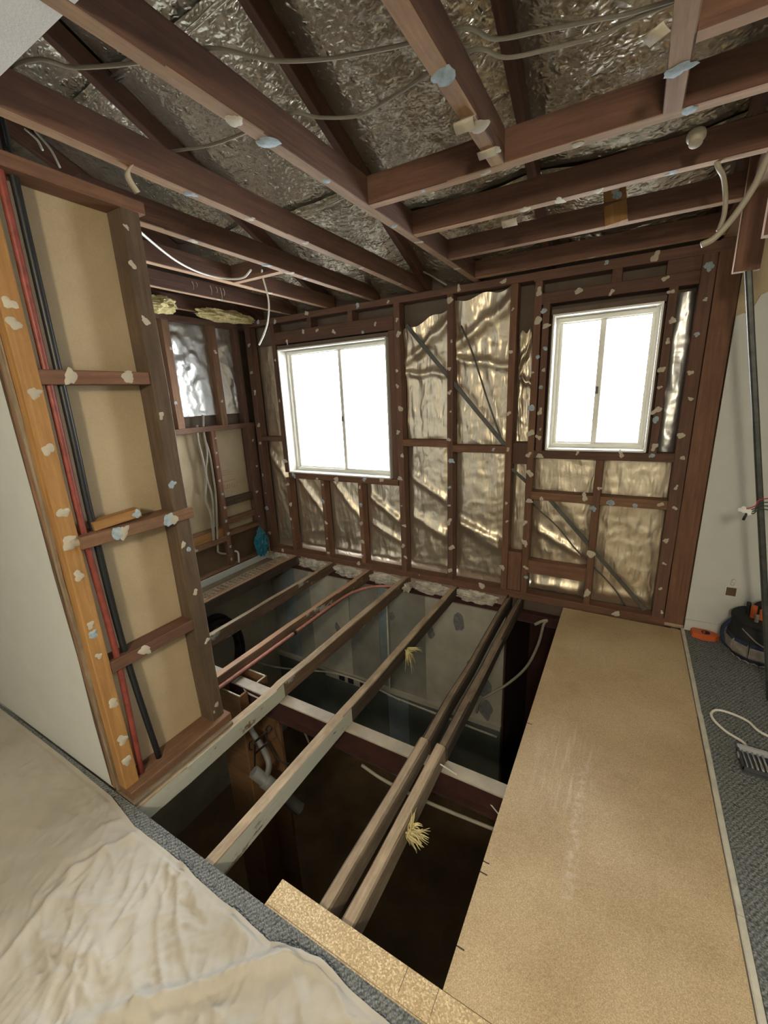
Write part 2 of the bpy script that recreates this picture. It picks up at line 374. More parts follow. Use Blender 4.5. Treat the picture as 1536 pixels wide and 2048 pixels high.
# adhesive dabs: four shared blobs, squashed on to a timber face
def dab_mesh(seed, mat):
    rnd = random.Random(seed); n = 16; vs, fs = [(0, 0, .0035)], []
    ang = [2 * math.pi * k / n for k in range(n)]; rad = [1 + .30 * noise.noise(V((math.cos(a) * 1.3, math.sin(a) * 1.3, seed * 3.7))) * 2 + rnd.uniform(-.06, .06) for a in ang]
    for h, s in ((.003, .6), (.0, 1.0)):
        for a, r in zip(ang, rad): vs.append((math.cos(a) * r * s * .025, math.sin(a) * r * s * .025, h + (rnd.uniform(-.0012, .0012) if s < 1 else -.001)))
    for k in range(n):
        fs.append((0, 1 + k, 1 + (k + 1) % n)); fs.append((1 + k, 1 + n + k, 1 + n + (k + 1) % n, 1 + (k + 1) % n))
    me = bpy.data.meshes.new('adhesive_dab'); me.from_pydata(vs, [], fs); me.materials.append(mat)
    for p_ in me.polygons: p_.use_smooth = True
    return me
DABS = [dab_mesh(i, M['dab']) for i in range(4)]; DABS_B = [dab_mesh(10 + i, M['dab_blue']) for i in range(2)]
def dab(parent, p, nrm, s=1.0, blue=False, stretch=1.0):
    o = bpy.data.objects.new('adhesive_dab', random.choice(DABS_B if blue else DABS))
    q = V((0, 0, 1)).rotation_difference(V(nrm)).to_matrix().to_4x4()
    o.matrix_basis = Matrix.Translation(V(p)) @ q @ Matrix.Rotation(random.uniform(0, 6.28), 4, 'Z') @ Matrix.Diagonal((s * stretch, s, s, 1))
    return link(o, parent)

def sheet(name, o, u, v, nu, nv, hfun, nrm, mat, parent=None, loc=None):
    """crumpled sheet on the plane o + s*u + t*v pushed along nrm by hfun(s, t)"""
    o, u, v, nrm = V(o), V(u), V(v), V(nrm); vs, fs = [], []
    for j in range(nv + 1):
        for i in range(nu + 1):
            s, t = i / nu, j / nv; vs.append(o + u * s + v * t + nrm * hfun(s, t))
    for j in range(nv):
        for i in range(nu): a = j * (nu + 1) + i; fs.append((a, a + 1, a + nu + 2, a + nu + 1))
    ob = mesh_obj(name, vs, fs, mat, parent, loc, smooth=True); return ob
def ridge(p, oct=4):
    s, a, f = 0, 1, 1
    for _ in range(oct): s += a * (1 - abs(noise.noise(p * f)) * 2); a *= .5; f *= 2.1
    return s
def fbm(p, oct=4):
    s, a, f = 0, 1, 1
    for _ in range(oct): s += a * noise.noise(p * f); a *= .5; f *= 2.1
    return s

# ================================================================== LARGE STRUCTURE
G = .019
# floor: carpeted concrete-look deck in front and to the right of the hole
fl = thing('floor', (0, -1, 0), 'grey carpeted floor around the opened bay', 'floor', kind='structure')
slab('carpet', (-3.6, 2.3), (-3.3, .655), (-.008, .004), M['carpet'], fl)
slab('carpet', (.478, 2.3), (.655, 3.29), (-.008, .004), M['carpet'], fl)
slab('subfloor', (-3.6, 2.3), (-3.3, .645), (-.16, -.008), M['floor_old'], fl)
slab('subfloor', (.50, 2.3), (.645, 3.29), (-.16, -.008), M['floor_old'], fl)
# white walls
wf = struct(slab('wall_front', (-3.6, -1.872), (.664, .676), (0, 2.44), M['white_wall']), 'white painted plasterboard wall beside the stripped stub wall')
wa = thing('wall_alcove', (1.3, 3.29, 0), 'white painted wall with a torn top edge behind the tool bag', 'wall', kind='structure')
def torn():
    xs = [.474 + .0315 * i for i in range(58)]; vs, fs = [], []
    for i, x in enumerate(xs):
        top = 2.40 if x > .75 else 2.02 + .5 * max(0, x - .49) + .012 * math.sin(i * 2.3) + (.05 if .55 < x < .62 else 0)
        e = .004 * math.sin(i * 5.1)
        for y in (3.285, 3.297): vs += [(x, y, 0.004), (x, y, top + e)]
    for i in range(len(xs) - 1):
        a = i * 4; b = a + 4
        fs += [(a, b, b + 1, a + 1), (a + 2, a + 3, b + 3, b + 2), (a + 1, b + 1, b + 3, a + 3)]
    fs += [(0, 1, 3, 2), (a + 4, a + 6, a + 7, a + 5)]
    return mesh_obj('plasterboard', vs, fs, M['white_wall'], wa)
torn()
slab('backing', (.474, 2.3), (3.30, 3.31), (-.1, 2.6), M['paper'], wa)
slab('skirting', (.474, 2.3), (3.272, 3.285), (.004, .085), M['white_wall'], wa, bev=.002)
struct(slab('wall_right', (2.3, 2.32), (-3.3, 3.46), (-2.45, 3.9), M['white_wall']), 'white side wall of the carpeted room')
wr = struct(slab('wall_rear', (-3.6, 2.3), (-3.32, -3.3), (-2.45, 3.9), M['white_wall']), 'white rear wall of the carpeted room')
ce = struct(slab('ceiling', (-3.6, 2.3), (-3.3, .645), (2.44, 2.452), M['white_ceiling']), 'white plaster ceiling with a cut edge', 'ceiling')
slab('ceiling_panel', (.62, 2.3), (.645, 3.3), (2.44, 2.452), M['white_ceiling'], ce)

# ---- roof: foil sarking in strips between rafters, deck over it
SL = .42
def rz(y, off=0): return 2.5 + SL * (3.3 - y) + off
roof = thing('roof', (-1, 3.5, 2.5), 'sloping roof lined with crinkled silver foil', 'roof', kind='structure')
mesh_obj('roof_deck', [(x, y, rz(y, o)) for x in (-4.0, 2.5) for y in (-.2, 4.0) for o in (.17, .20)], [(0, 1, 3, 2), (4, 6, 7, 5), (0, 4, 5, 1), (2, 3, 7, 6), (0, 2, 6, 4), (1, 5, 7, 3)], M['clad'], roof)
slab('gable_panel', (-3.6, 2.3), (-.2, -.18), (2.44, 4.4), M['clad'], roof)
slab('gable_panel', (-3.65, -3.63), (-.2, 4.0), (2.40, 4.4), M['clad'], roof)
RX = [(-3.37, -3.325), (-2.507, -2.462), (-1.52, -1.474), (-.60, -.553), (.325, .372)]
bays = [(-3.63, -3.37)] + [(RX[i][1], RX[i + 1][0]) for i in range(4)] + [(.372, 2.3)]
nn = V((0, SL, 1)).normalized()
for bi, (xa, xb) in enumerate(bays):
    for si, (ya, yb, off) in enumerate(((-.1, 1.66, .135), (1.63, 2.80 if bi > 2 else 2.56, .115), (2.78 if bi > 2 else 2.53, 3.62, .090))):
        def h(s, t, bi=bi, si=si, xa=xa, xb=xb, ya=ya, yb=yb):
            x, y = xa + (xb - xa) * s, ya + (yb - ya) * t
            e = min(1, 6 * min(s, 1 - s))
            k = ridge(V((x * 3.0, y * 5.5, bi * 7 + si * 3)), 4) * .009 + ridge(V((x * 9 + y * 3, y * 14, 3.3)), 3) * .0035
            return -(.030 * math.sin(math.pi * s) + k) * e
        nx = max(6, int((xb - xa) * 46)); ny = max(10, int((yb - ya) * 46))
        sheet('foil_sheet', (xa - .01, ya, rz(ya, off)), (xb - xa + .02, 0, 0), (0, yb - ya, -(yb - ya) * SL), nx, ny, h, nn, M['foil_roof'], roof)
        if si:   # turned lap of each foil strip
            for q in range(3): tube('foil_lap', [(xa, ya + .012 + q * .022, rz(ya, off - .03)), ((xa + xb) / 2, ya + .016 + q * .022, rz(ya, off - .062)), (xb, ya + .01 + q * .022, rz(ya, off - .03))], .006, M['foil_roof'], roof, 6, 5)

# ---- rafters (top-level, one each)
RL = ['rafter above the corner of the foil-lined side wall', 'dark rafter above the larger window, nearer the foil-lined side wall', 'dark rafter meeting the wall beside the diagonal brace', 'dark rafter rising behind the short trimmer joist', 'dark rafter over the smaller window']
for (xa, xb), lb in zip(RX, RL):
    x = (xa + xb) / 2; off = .05 * math.sqrt(1 + SL * SL)
    o = beam('rafter', (x, 3.65, rz(3.65, off)), (x, -.1, rz(-.1, off)), xb - xa, .10, M['rafter'])
    tag(o, lb, 'rafter', 'roof rafters')

# ---- back wall
wb = thing('wall_back', (-1.5, 3.35, 0), 'stripped timber-framed outside wall lined with foil around two windows', 'wall', kind='structure')
YF, YB = 3.30, 3.39
W1 = (-3.066, -1.84, .93, 2.145); W2 = (-.522, .117, 1.226, 2.152)
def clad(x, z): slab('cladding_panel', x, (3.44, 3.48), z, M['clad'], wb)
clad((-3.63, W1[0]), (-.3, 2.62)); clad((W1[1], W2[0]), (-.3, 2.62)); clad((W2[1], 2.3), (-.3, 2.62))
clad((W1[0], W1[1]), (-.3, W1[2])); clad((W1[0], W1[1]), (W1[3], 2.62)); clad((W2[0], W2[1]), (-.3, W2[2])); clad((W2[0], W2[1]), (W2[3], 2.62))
def bstud(x0, x1, z0, z1, mat='stud', name='stud', dabs=0, y=(YF, YB), blue=.15, **kw):
    o = bbox(name, (x0, x1), y, (z0, z1), M[mat], wb, **kw)
    rnd = random.Random(int(x0 * 1000) + int(z0 * 77))
    vert = (z1 - z0) > (x1 - x0)
    for i in range(dabs):
        if vert: p = (rnd.uniform(x0 + .01, x1 - .01), y[0], z0 + (z1 - z0) * (i + rnd.uniform(.2, .8)) / dabs)
        else: p = (x0 + (x1 - x0) * (i + rnd.uniform(.2, .8)) / dabs, y[0], rnd.uniform(z0 + .01, z1 - .01))
        dab(o, p, (0, -1, 0), rnd.uniform(.42, 1.0), rnd.random() < blue, rnd.uniform(.8, 1.6))
    return o
bstud(-3.49, .36, -G, .045, 'stud_warm', 'bottom_plate', 5)
bstud(-3.60, -.66, 2.385, 2.435, 'stud', 'top_plate', 7); bstud(-.66, .47, 2.375, 2.435, 'stud', 'top_plate', 2)
bstud(-3.485, -3.42, .045, 2.385, 'stud', dabs=9); bstud(-3.127, -3.08, .045, .87, 'stud_warm', dabs=5); bstud(-3.127, -3.08, .93, 2.385, dabs=3)
for x in (-2.665, -2.212): bstud(x, x + .046, .045, .87, 'stud_warm', dabs=5); bstud(x, x + .046, 2.30, 2.385)
bstud(-1.76, -1.705, .045, 2.385, dabs=12); bstud(-1.83, -1.765, .93, 2.19, y=(3.325, YB))
bstud(-1.294, -1.245, .045, 2.385, dabs=12); bstud(-.815, -.765, .045, 2.385, 'stud_warm', dabs=7)
bstud(-.650, -.602, .045, 2.375, 'stud_warm', dabs=13); bstud(-.590, -.545, 1.22, 2.24, dabs=8)
bstud(-.175, -.127, .045, 1.165, 'stud_warm', dabs=4, blue=.1); bstud(-.182, -.125, 2.295, 2.375)
bstud(.132, .180, 1.22, 2.225, dabs=8); bstud(.278, .350, .0, 2.375, dabs=13)
bstud(.355, .470, .02, 2.44, 'stud_warm', 'post'); bstud(.355, .470, -.008, .02, 'floor_top', 'post_foot')
bstud(-3.08, -1.765, .87, .93, 'stud_warm', 'sill_trimmer', 5); bstud(-.602, .278, 1.165, 1.222, 'stud', 'sill_trimmer', 4)
bstud(-3.08, -1.765, 2.19, 2.30, 'stud', 'lintel', 6); bstud(-.602, .278, 2.225, 2.297, 'stud', 'lintel', 3); bstud(.11, .278, 2.297, 2.375, 'stud', 'packer')
bstud(-3.42, -3.127, 1.255, 1.30, 'stud', 'nogging'); bstud(-1.705, -1.294, 1.232, 1.29, 'stud_warm', 'nogging'); bstud(-1.245, -.815, 1.193, 1.25, 'stud_warm', 'nogging', 1, blue=1)
bstud(-.602, -.175, .842, .905, 'nog', 'nogging', 2); bstud(-.127, .278, .842, .905, 'nog', 'nogging', 3, blue=.6)
bstud(-.602, -.175, .222, .332, 'stud_warm', 'nogging', y=(3.315, YB)); bstud(-.765, -.655, .045, .385, 'stud_warm', 'block', y=(3.32, YB))
bstud(-.765, -.655, 1.11, 1.27, 'stud', 'block', y=(3.335, YB))
# foil in every bay
def bfoil(x0, x1, z0, z1, seed, mat='foil_wall', folds=(), depth=3.405, amp=1.0, top=None):
    def h(s, t):
        x, z = x0 + (x1 - x0) * s, z0 + (z1 - z0) * t
        e = min(1, 8 * min(s, 1 - s, t if z0 < .2 else 1, 1))
        q = ridge(V((x * 11 + z * 1.5, z * 2.4, seed)), 4) * .006 + ridge(V((x * 5 - z * 6, z * 7 + x * 4, seed + 9)), 3) * .004
        q += .020 * math.sin(math.pi * s) * (.4 + .6 * noise.noise(V((x * 2, z * 2.2, seed + 3))))
        for (a, b, c, wd, am) in folds: q += am * math.exp(-((a * x + b * z - c) / wd) ** 2)
        q += .022 * math.exp(-((z - .11) / .045) ** 2) if z0 < .2 else 0
        return q * e * amp
    o_ = sheet('foil_panel', (x0, depth, z0), (x1 - x0, 0, 0), (0, 0, z1 - z0), max(6, int((x1 - x0) * 70)), max(8, int((z1 - z0) * 70)), h, (0, -1, 0), M[mat], wb)
    return o_
bfoil(-3.42, -3.127, .045, 1.255, 1, folds=((1, .8, -2.5, .05, .03),)); bfoil(-3.42, -3.127, 1.30, 2.20, 2)
bfoil(-3.08, -2.665, .045, .87, 3, folds=((1.2, 1, -2.75, .05, .03), (-.2, 1, .85, .03, .015)))
bfoil(-2.619, -2.212, .045, .87, 4, folds=((1.2, 1, -2.2, .05, .03),)); bfoil(-2.166, -1.76, .045, .87, 5, folds=((.7, 1, -.75, .04, .03), (.5, 1, -.60, .03, .02)))
bfoil(-1.705, -1.294, .045, 1.232, 6, folds=((.5, 1, -.25, .05, .025), (.6, 1, -.05, .04, .02)))
bfoil(-1.245, -.815, .045, 1.193, 7, folds=((.5, 1, -.05, .05, .03), (.4, 1, .1, .03, .02)))
bfoil(-.765, -.650, .385, 1.11, 8, amp=.7); bfoil(-.602, -.175, .332, .842, 9, folds=((.5, 1, .3, .03, .02),)); bfoil(-.602, -.175, .045, .222, 10)
bfoil(-.602, -.175, .905, 1.165, 11, amp=.6); bfoil(-.127, .278, .905, 1.165, 12, amp=.5); bfoil(-.127, .278, .045, .842, 13, amp=.7)
bfoil(.186, .278, 1.222, 2.20, 14, 'foil_left', amp=1.2)
# loose, torn top foil by the brace
def torn_foil(x0, x1, z0, zl, zr, seed, parent):
    def h(s, t):
        x, z = x0 + (x1 - x0) * s, z0 + (zl + (zr - zl) * s - z0) * t
        q = ridge(V((x * 12 + z, z * 2.0, seed)), 4) * .006 + ridge(V((x * 4 - z * 5, z * 6 + x * 5, seed)), 3) * .005
        q += .05 * max(0, t - .72) / .28 * (1 + .4 * math.sin(s * 7)) + .03 * math.exp(-((t - .72 - .2 * s) / .05) ** 2) + .02 * math.exp(-((t - .62 + .1 * s) / .03) ** 2)
        return q
    o = V((x0, 3.405, z0)); vs, fs = [], []; nu, nv = 30, 76
    for j in range(nv + 1):
        for i in range(nu + 1):
            s, t = i / nu, j / nv; zt = zl + (zr - zl) * s + .015 * math.sin(s * 11 + seed)
            vs.append((x0 + (x1 - x0) * s, 3.405 - h(s, t), z0 + (zt - z0) * t))
    for j in range(nv):
        for i in range(nu): a = j * (nu + 1) + i; fs.append((a, a + 1, a + nu + 2, a + nu + 1))
    return mesh_obj('torn_foil_panel', vs, fs, M['foil_wall'], parent, smooth=True)
torn_foil(-1.70, -1.294, 1.29, 2.17, 2.30, 1, wb); torn_foil(-1.245, -.815, 1.25, 2.33, 2.38, 2, wb)
torn_foil(-.752, -.66, 1.28, 2.05, 2.09, 5, wb)
# diagonal braces
def strap(pts, wd, mat, name):
    for a, b in zip(pts[:-1], pts[1:]): beam(name, a, b, .012, wd, M[mat], wb, up=(0, 0, 1), jit=.001, ch=.002)
strap([(-1.655, 3.318, 2.215), (-.80, 3.330, 1.225)], .032, 'brace', 'diagonal_brace')
strap([(-.765, 3.33, 1.07), (-.60, 3.34, .925)], .024, 'brace', 'diagonal_brace'); strap([(-.47, 3.335, .845), (.235, 3.335, .07)], .030, 'brace', 'diagonal_brace')
tube('bracing_wire', [(-1.19, 3.33, 2.16), (-1.10, 3.345, 1.95), (-.98, 3.335, 1.62), (-.835, 3.33, 1.25)], .007, M['brace'], wb, 6)
tube('bracing_wire', [(-.60, 3.345, .80), (-.40, 3.34, .63), (-.27, 3.335, .48), (-.14, 3.34, .36), (.02, 3.34, .20), (.11, 3.34, .07)], .006, M['brace'], wb, 6)

# ---- windows
def window(n, W, label, xm):
    x0, x1, z0, z1 = W
    t = thing('window_%d' % n, ((x0 + x1) / 2, 3.35, z0), label, 'window', kind='structure')
    r = .012
    slab('jamb_liner', (x0, x0 + r), (3.297, 3.46), (z0, z1), M['trim_white'], t, .002); slab('jamb_liner', (x1 - r, x1), (3.297, 3.46), (z0, z1), M['trim_white'], t, .002)
    slab('head_liner', (x0 + r, x1 - r), (3.297, 3.46), (z1 - r, z1), M['trim_white'], t, .002); slab('sill_liner', (x0 + r, x1 - r), (3.290, 3.46), (z0, z0 + r), M['trim_white'], t, .002)
    a, b, c, d = x0 + r, x1 - r, z0 + r, z1 - r; fw = .018; y = (3.41, 3.46)
    f = bpy.data.objects.new('frame', None); f.location = ((a + b) / 2, 3.42, c); link(f, t)
    for q in (((a, a + fw), (c, d)), ((b - fw, b), (c, d)), ((a + fw, b - fw), (c, c + fw + .012)), ((a + fw, b - fw), (d - fw, d))):
        slab('frame_rail', q[0], y, q[1], M['alu'], f, .003)
    slab('head_track', (a + fw, b - fw), (3.395, 3.41), (d - .034, d - .008), M['alu'], f, .003)
    for k, (p, q, yy) in enumerate(((a + fw, xm + .022, (3.440, 3.455)), (xm - .022, b - fw, (3.420, 3.435)))):
        s = bpy.data.objects.new('sash', None); s.location = ((p + q) / 2, yy[0], c); link(s, t); g = .022
        gl_, gr_ = (g, .036) if k == 0 else (.036, g)
        for e in (((p, p + gl_), (c + fw, d - fw)), ((q - gr_, q), (c + fw, d - fw)), ((p + g, q - g), (c + fw, c + fw + g)), ((p + g, q - g), (d - fw - g, d - fw))):
            slab('sash_rail', e[0], yy, e[1], M['alu'], s, .003)
        slab('pane', (p + g - .004, q - g + .004), (yy[0] + .006, yy[0] + .010), (c + fw + g - .004, d - fw - g + .004), M['glass'], s)
        if k: slab('latch', (p + .006, p + .022), (yy[0] - .012, yy[0]), (c + (d - c) * .42, c + (d - c) * .42 + .05), M['case'], s, .002)
    slab('drip_packer', (x0 - .012, x1 + .012), (3.32, 3.39), (z1, z1 + .035), M['clad'], t)
window(1, W1, 'larger white sliding window with two bright panes', -2.41); window(2, W2, 'smaller white sliding window beside the right-hand post', -.21)
# neighbouring house wall outside
rend = plain('pale_render', (.24, .25, .24), .9)
tag(slab('garden_wall', (-5.15, -3.6), (7.4, 7.6), (-2.5, .68), rend), 'pale garden wall seen through the larger window', 'wall', None, 'structure')
tag(slab('garden_wall', (-.42, .6), (7.4, 7.6), (-2.5, 1.12), rend), 'pale garden wall seen through the smaller window', 'wall', None, 'structure')

# ---- left wall
wl = thing('wall_left', (-3.49, 2.7, 0), 'stripped side wall with silver foil above and plasterboard backs below', 'wall', kind='structure')
XL = -3.49
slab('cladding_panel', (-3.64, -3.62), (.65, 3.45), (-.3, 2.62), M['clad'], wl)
def lstud(y0, y1, z0, z1, mat='stud_warm', name='stud', dabs=0, x=(-3.58, XL), **kw):
    o = bbox(name, x, (y0, y1), (z0, z1), M[mat], wl, **kw); rnd = random.Random(int(y0 * 1000)); vert = z1 - z0 > y1 - y0
    for i in range(dabs):
        p = (x[1], rnd.uniform(y0 + .01, y1 - .01), z0 + (z1 - z0) * (i + .5) / dabs) if vert else (x[1], y0 + (y1 - y0) * (i + .5) / dabs, rnd.uniform(z0 + .01, z1 - .01))
        dab(o, p, (1, 0, 0), rnd.uniform(.5, .8), rnd.random() < .15)
    return o
lstud(1.2, 3.30, 1.405, 1.455, name='mid_rail'); lstud(1.2, 3.34, 2.365, 2.415, 'stud', 'top_plate')
lstud(2.40, 2.47, 1.455, 2.365, 'nog', dabs=2); lstud(2.88, 2.95, 1.455, 2.365, 'nog', dabs=2); lstud(3.17, 3.23, 1.455, 2.365, 'stud'); lstud(1.9, 1.95, 1.455, 2.365, 'stud')
lstud(2.735, 2.785, .01, 1.405, dabs=10); lstud(3.19, 3.29, .01, 1.405, 'stud', dabs=5); lstud(1.95, 2.0, .01, 1.405)
lstud(2.0, 2.735, .285, .335, 'nog', 'nogging', 1); lstud(2.785, 3.19, .325, .365, 'nog', 'nogging'); lstud(2.785, 3.19, .63, .71, 'old', 'nogging', x=(-3.58, -3.535)); lstud(2.785, 3.19, .44, .50, 'nog', 'nogging', x=(-3.58, -3.53))
lstud(2.0, 2.735, .335, .42, 'pine', 'batten', x=(-3.58, -3.53)); lstud(2.0, 2.735, .42, .445, 'nog', 'batten', x=(-3.58, -3.535))
lstud(1.2, 3.29, -.005, .012, 'nog', 'bottom_plate')
slab('plasterboard_back', (-3.60, -3.585), (1.9, 2.735), (.33, 1.405), M['paper'], wl); slab('plasterboard_back', (-3.60, -3.585), (2.785, 3.19), (.33, 1.405), M['paper'], wl)
slab('hardboard_panel', (-3.56, -3.55), (1.9, 2.735), (.012, .285), M['brown_sheet'], wl); slab('hardboard_panel', (-3.56, -3.55), (2.785, 3.19), (.012, .325), M['brown_sheet'], wl)
# faint stamped print on the board backs: short strokes and a ring
ink = plain('red_stamp_ink', (.50, .22, .12), .85, var=.3); inkd = plain('brown_stamp_ink', (.40, .27, .14), .85)
def stamp(y0, y1, z, th, m): slab('stamp_print', (-3.585, -3.5835), (y0, y1), (z, z + th), m, wl)
for z, y1, m in ((.985, 2.95, inkd), (.965, 3.0, inkd), (.945, 2.96, inkd), (.875, 3.03, ink)): stamp(2.83, y1, z, .006, m)
for i in range(7):                                   # blocky letter strokes of the stamped word
    y = 2.84 + i * .032
    stamp(y, y + .005, .80, .042, ink)
    if i % 2 == 0: stamp(y, y + .022, .836, .006, ink)
    if i % 3: stamp(y, y + .022, .80, .006, ink)
stamp(2.25, 2.31, .93, .006, inkd); stamp(2.30, 2.40, .98, .006, inkd); stamp(2.33, 2.335, .94, .04, inkd)
tube('stamp_print', [(-3.584, 2.30 + .045 * math.cos(a * .5236), .83 + .05 * math.sin(a * .5236)) for a in range(13)], .0025, ink, wl, 5, 2)
def lfoil(y0, y1, seed):
    def h(s, t):
        y, z = y0 + (y1 - y0) * s, 1.56 + .8 * t
        return ridge(V((y * 9 + z * 3, z * 5, seed)), 4) * .008 + ridge(V((y * 4 - z * 6, z * 9, seed)), 3) * .006
    sheet('foil_panel', (-3.57, y0, 1.555), (0, y1 - y0, 0), (0, 0, .81), 30, 50, h, (1, 0, 0), M['foil_left'], wl)
lfoil(1.95, 2.40, 21); lfoil(2.47, 2.88, 22); lfoil(2.95, 3.17, 23)
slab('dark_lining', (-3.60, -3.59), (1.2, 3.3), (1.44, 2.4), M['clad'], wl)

# ---- stub wall
ws = thing('wall_stub', (-1.81, .93, 0), 'stripped stub wall showing its studs, noggings and plasterboard back', 'wall', kind='structure')
XS, XR = -1.765, -1.852
def sstud(y, z, mat, name='stud', x=(XR, XS), **kw): return bbox(name, x, y, z, M[mat], ws, **kw)
s1 = sstud((.668, .727), (.04, 2.40), 'pine', jit=.002); s1['label'] = 'honey coloured corner stud spotted with adhesive'
s2 = sstud((1.118, 1.190), (.04, 2.40), 'old', jit=.003, x=(XR, -1.757)); s2['label'] = 'dark weathered end stud'
sstud((.668, 1.21), (.0, .042), 'nog', 'bottom_plate', x=(XR, -1.725)); sstud((.668, 1.215), (2.395, 2.44), 'stud_warm', 'top_plate', x=(XR, -1.75))
sstud((.66, 1.20), (-G, .0), 'floor_old', 'flooring_strip', x=(XR, -1.705))
n1 = sstud((.727, 1.118), (1.75, 1.80), 'stud_warm', 'nogging'); n2 = sstud((.722, 1.20), (1.148, 1.197), 'nog', 'nogging', x=(XR, -1.74)); n3 = sstud((.727, 1.118), (.592, .645), 'stud_warm', 'nogging')
off = beam('offcut', (-1.80, .79, 1.215), (-1.775, .965, 1.232), .06, .036, M['pine'], ws); dab(off, (-1.745, .945, 1.23), (1, 0, 0), .7, True)
slab('plasterboard_back', (-1.872, XR - .001), (.676, 1.20), (0, 2.44), M['paper'], ws)
for k in range(3): beam('edge_lath', (-1.868 + .022 * k, .662, .02), (-1.868 + .022 * k, .662, 2.40), .017, .010 + .003 * k, M[('old', 'nog', 'floor_old')[k]], ws, up=(0, -1, 0), jit=.003)
for z, s, b in ((2.0, .9, 0), (1.94, .9, 0), (1.72, 1, 0), (1.53, .9, 0), (1.30, .9, 0), (1.18, 1.4, 0), (1.05, .9, 0), (.84, .7, 0), (.80, .8, 1), (.70, .6, 0), (.47, 1, 0), (.28, 1.1, 0), (.17, 1, 0)): dab(s1, (XS + .0015, random.uniform(.690, .704), z), (1, 0, 0), s * .88, bool(b))
for z, s, b in ((2.33, .4, 0), (2.2, .5, 0), (2.0, .6, 0), (1.62, .5, 0), (1.32, .6, 1), (1.03, .5, 0), (1.0, .4, 1), (.78, .5, 0), (.5, .5, 0), (.12, .5, 0), (.09, .4, 0)): dab(s2, (-1.756, random.uniform(1.125, 1.17), z), (1, 0, 0), s, bool(b), 1.3)
for n, y, b in ((n1, .82, 0), (n1, 1.03, 0), (n2, .85, 1), (n2, .875, 0), (n2, 1.07, 1), (n2, 1.09, 0), (n3, .87, 0)): dab(n, (-1.739 if n is n2 else XS + .001, y, {0: 1.775, 1: 1.172, 2: .618}[(n1, n2, n3).index(n)]), (1, 0, 0), .9, bool(b), 1.3)
# pipes in the stub wall
pp = lambda L, x: [PX(a, b, x) for a, b in L]
p = tube('copper_water_pipe', [PX(5, 370, -1.79) + V((0, 0, .25))] + pp(((5, 370), (117, 850), (168, 1069), (234, 1315), (283, 1545)), -1.79), .0125, M['copper_paint'], None, 10); tag(p, 'red painted water pipe running up inside the stub wall', 'pipe')
p = tube('black_conduit', [PX(24, 339, -1.80) + V((0, 0, .2))] + pp(((24, 339), (141, 850), (184, 1045), (250, 1305), (320, 1520)), -1.80), .0135, M['black_plastic'], None, 10); tag(p, 'black plastic conduit inside the stub wall next to the red pipe', 'conduit')

# ================================================================== CEILING JOISTS
ZB, ZT = 2.44, 2.545
def cj(x, y, label, mat='joist', dabs=(), name='ceiling_joist', z=(ZB, ZT)):
    o = bbox(name, x, y, z, M[mat], fm={'-Z': M['joist_raw']}, jit=.002)
    tag(o, label, 'joist', 'exposed ceiling joists')
    for q in dabs: dab(o, (q[0], q[1], z[0]), (0, 0, -1), q[2], len(q) > 3, 1.4)
    return o
cj((-1.09, -1.04), (.2, 3.40), 'long ceiling joist that the shorter cross joists butt into', dabs=((-1.065, 1.07, .9), (-1.06, 1.20, 1.1, 1), (-1.06, 1.5, .7, 1), (-1.065, 2.03, .6, 1), (-1.06, 2.3, .7), (-1.07, 2.9, .7)))
cj((-1.575, -1.523), (.2, 3.40), 'long ceiling joist with a curl of torn tape hanging below it', dabs=((-1.55, 1.28, .8, 1), (-1.54, 1.57, .8), (-1.54, 1.95, .7), (-1.55, 2.5, .7), (-1.54, 3.0, .6)))
cj((-1.99, -1.94), (1.1, 3.40), 'ceiling joist passing just beyond the end of the stub wall', dabs=((-1.965, 1.6, .8), (-1.965, 2.1, .8, 1), (-1.965, 2.3, 1.0), (-1.965, 2.45, .8, 1), (-1.965, 3.0, .7)))
cj((-2.46, -2.41), (1.1, 3.40), 'ceiling joist beyond the cross nogging, above the larger window', dabs=((-2.43, 2.6, .7),))
cj((-2.90, -2.85), (1.1, 3.40), 'splintered ceiling joist next to the yellow insulation', 'rafter', dabs=((-2.87, 2.5, .5),))
_sj = [o for o in COL.objects if o.get('label', '').startswith('splintered')][0]
for q, ln in ((384, .05), (392, .03), (420, .06), (432, .04), (440, .09), (446, .05)):
    a_ = PZ(q, 563 + (q - 384) * .22, 2.44); tube('splinter', [a_, a_ + V((.006, .004, -ln * .5)), a_ + V((.002, .0, -ln))], .0022, M['dab'], _sj, 5, 3, 1, .0006)
cj((-3.40, -3.35), (1.1, 3.40), 'ceiling joist against the foil-lined side wall', 'rafter')
cj((-2.41, -1.99), (2.235, 2.285), 'short nogging fixed between two ceiling joists', 'stud_warm', name='ceiling_nogging')
cj((-1.04, .36), (1.76, 1.81), 'cross joist carrying the end of the trimmer joist', dabs=((-.55, 1.785, .8), (-.8, 1.785, .6, 1), (-.24, 1.785, .6), (.07, 1.785, .7, 1)))
cj((-1.04, .36), (2.185, 2.235), 'cross joist with a pine hanger nailed beneath its far side', dabs=((-.5, 2.21, .9), (-.35, 2.21, 1.0), (-.2, 2.21, .7), (.05, 2.21, .6, 1)))
cj((-1.04, .36), (2.67, 2.72), 'cross joist behind the pine hanger')
cj((-1.04, .36), (3.19, 3.24), 'cross joist lying closest to the window wall', dabs=((-.3, 3.21, .6),))
cj((-.525, -.475), (.2, 1.76), 'rough trimmer joist with flaking tape, butting into a cross joist', dabs=((-.50, 1.24, 1.1, 1), (-.49, 1.50, 1.1), (-.50, 1.66, 1.1)))
cj((-.002, .050), (.2, 1.76), 'short pinkish trimmer joist stained dark at one knot', 'stud_warm', dabs=((.025, 1.56, 1.0, 1),))
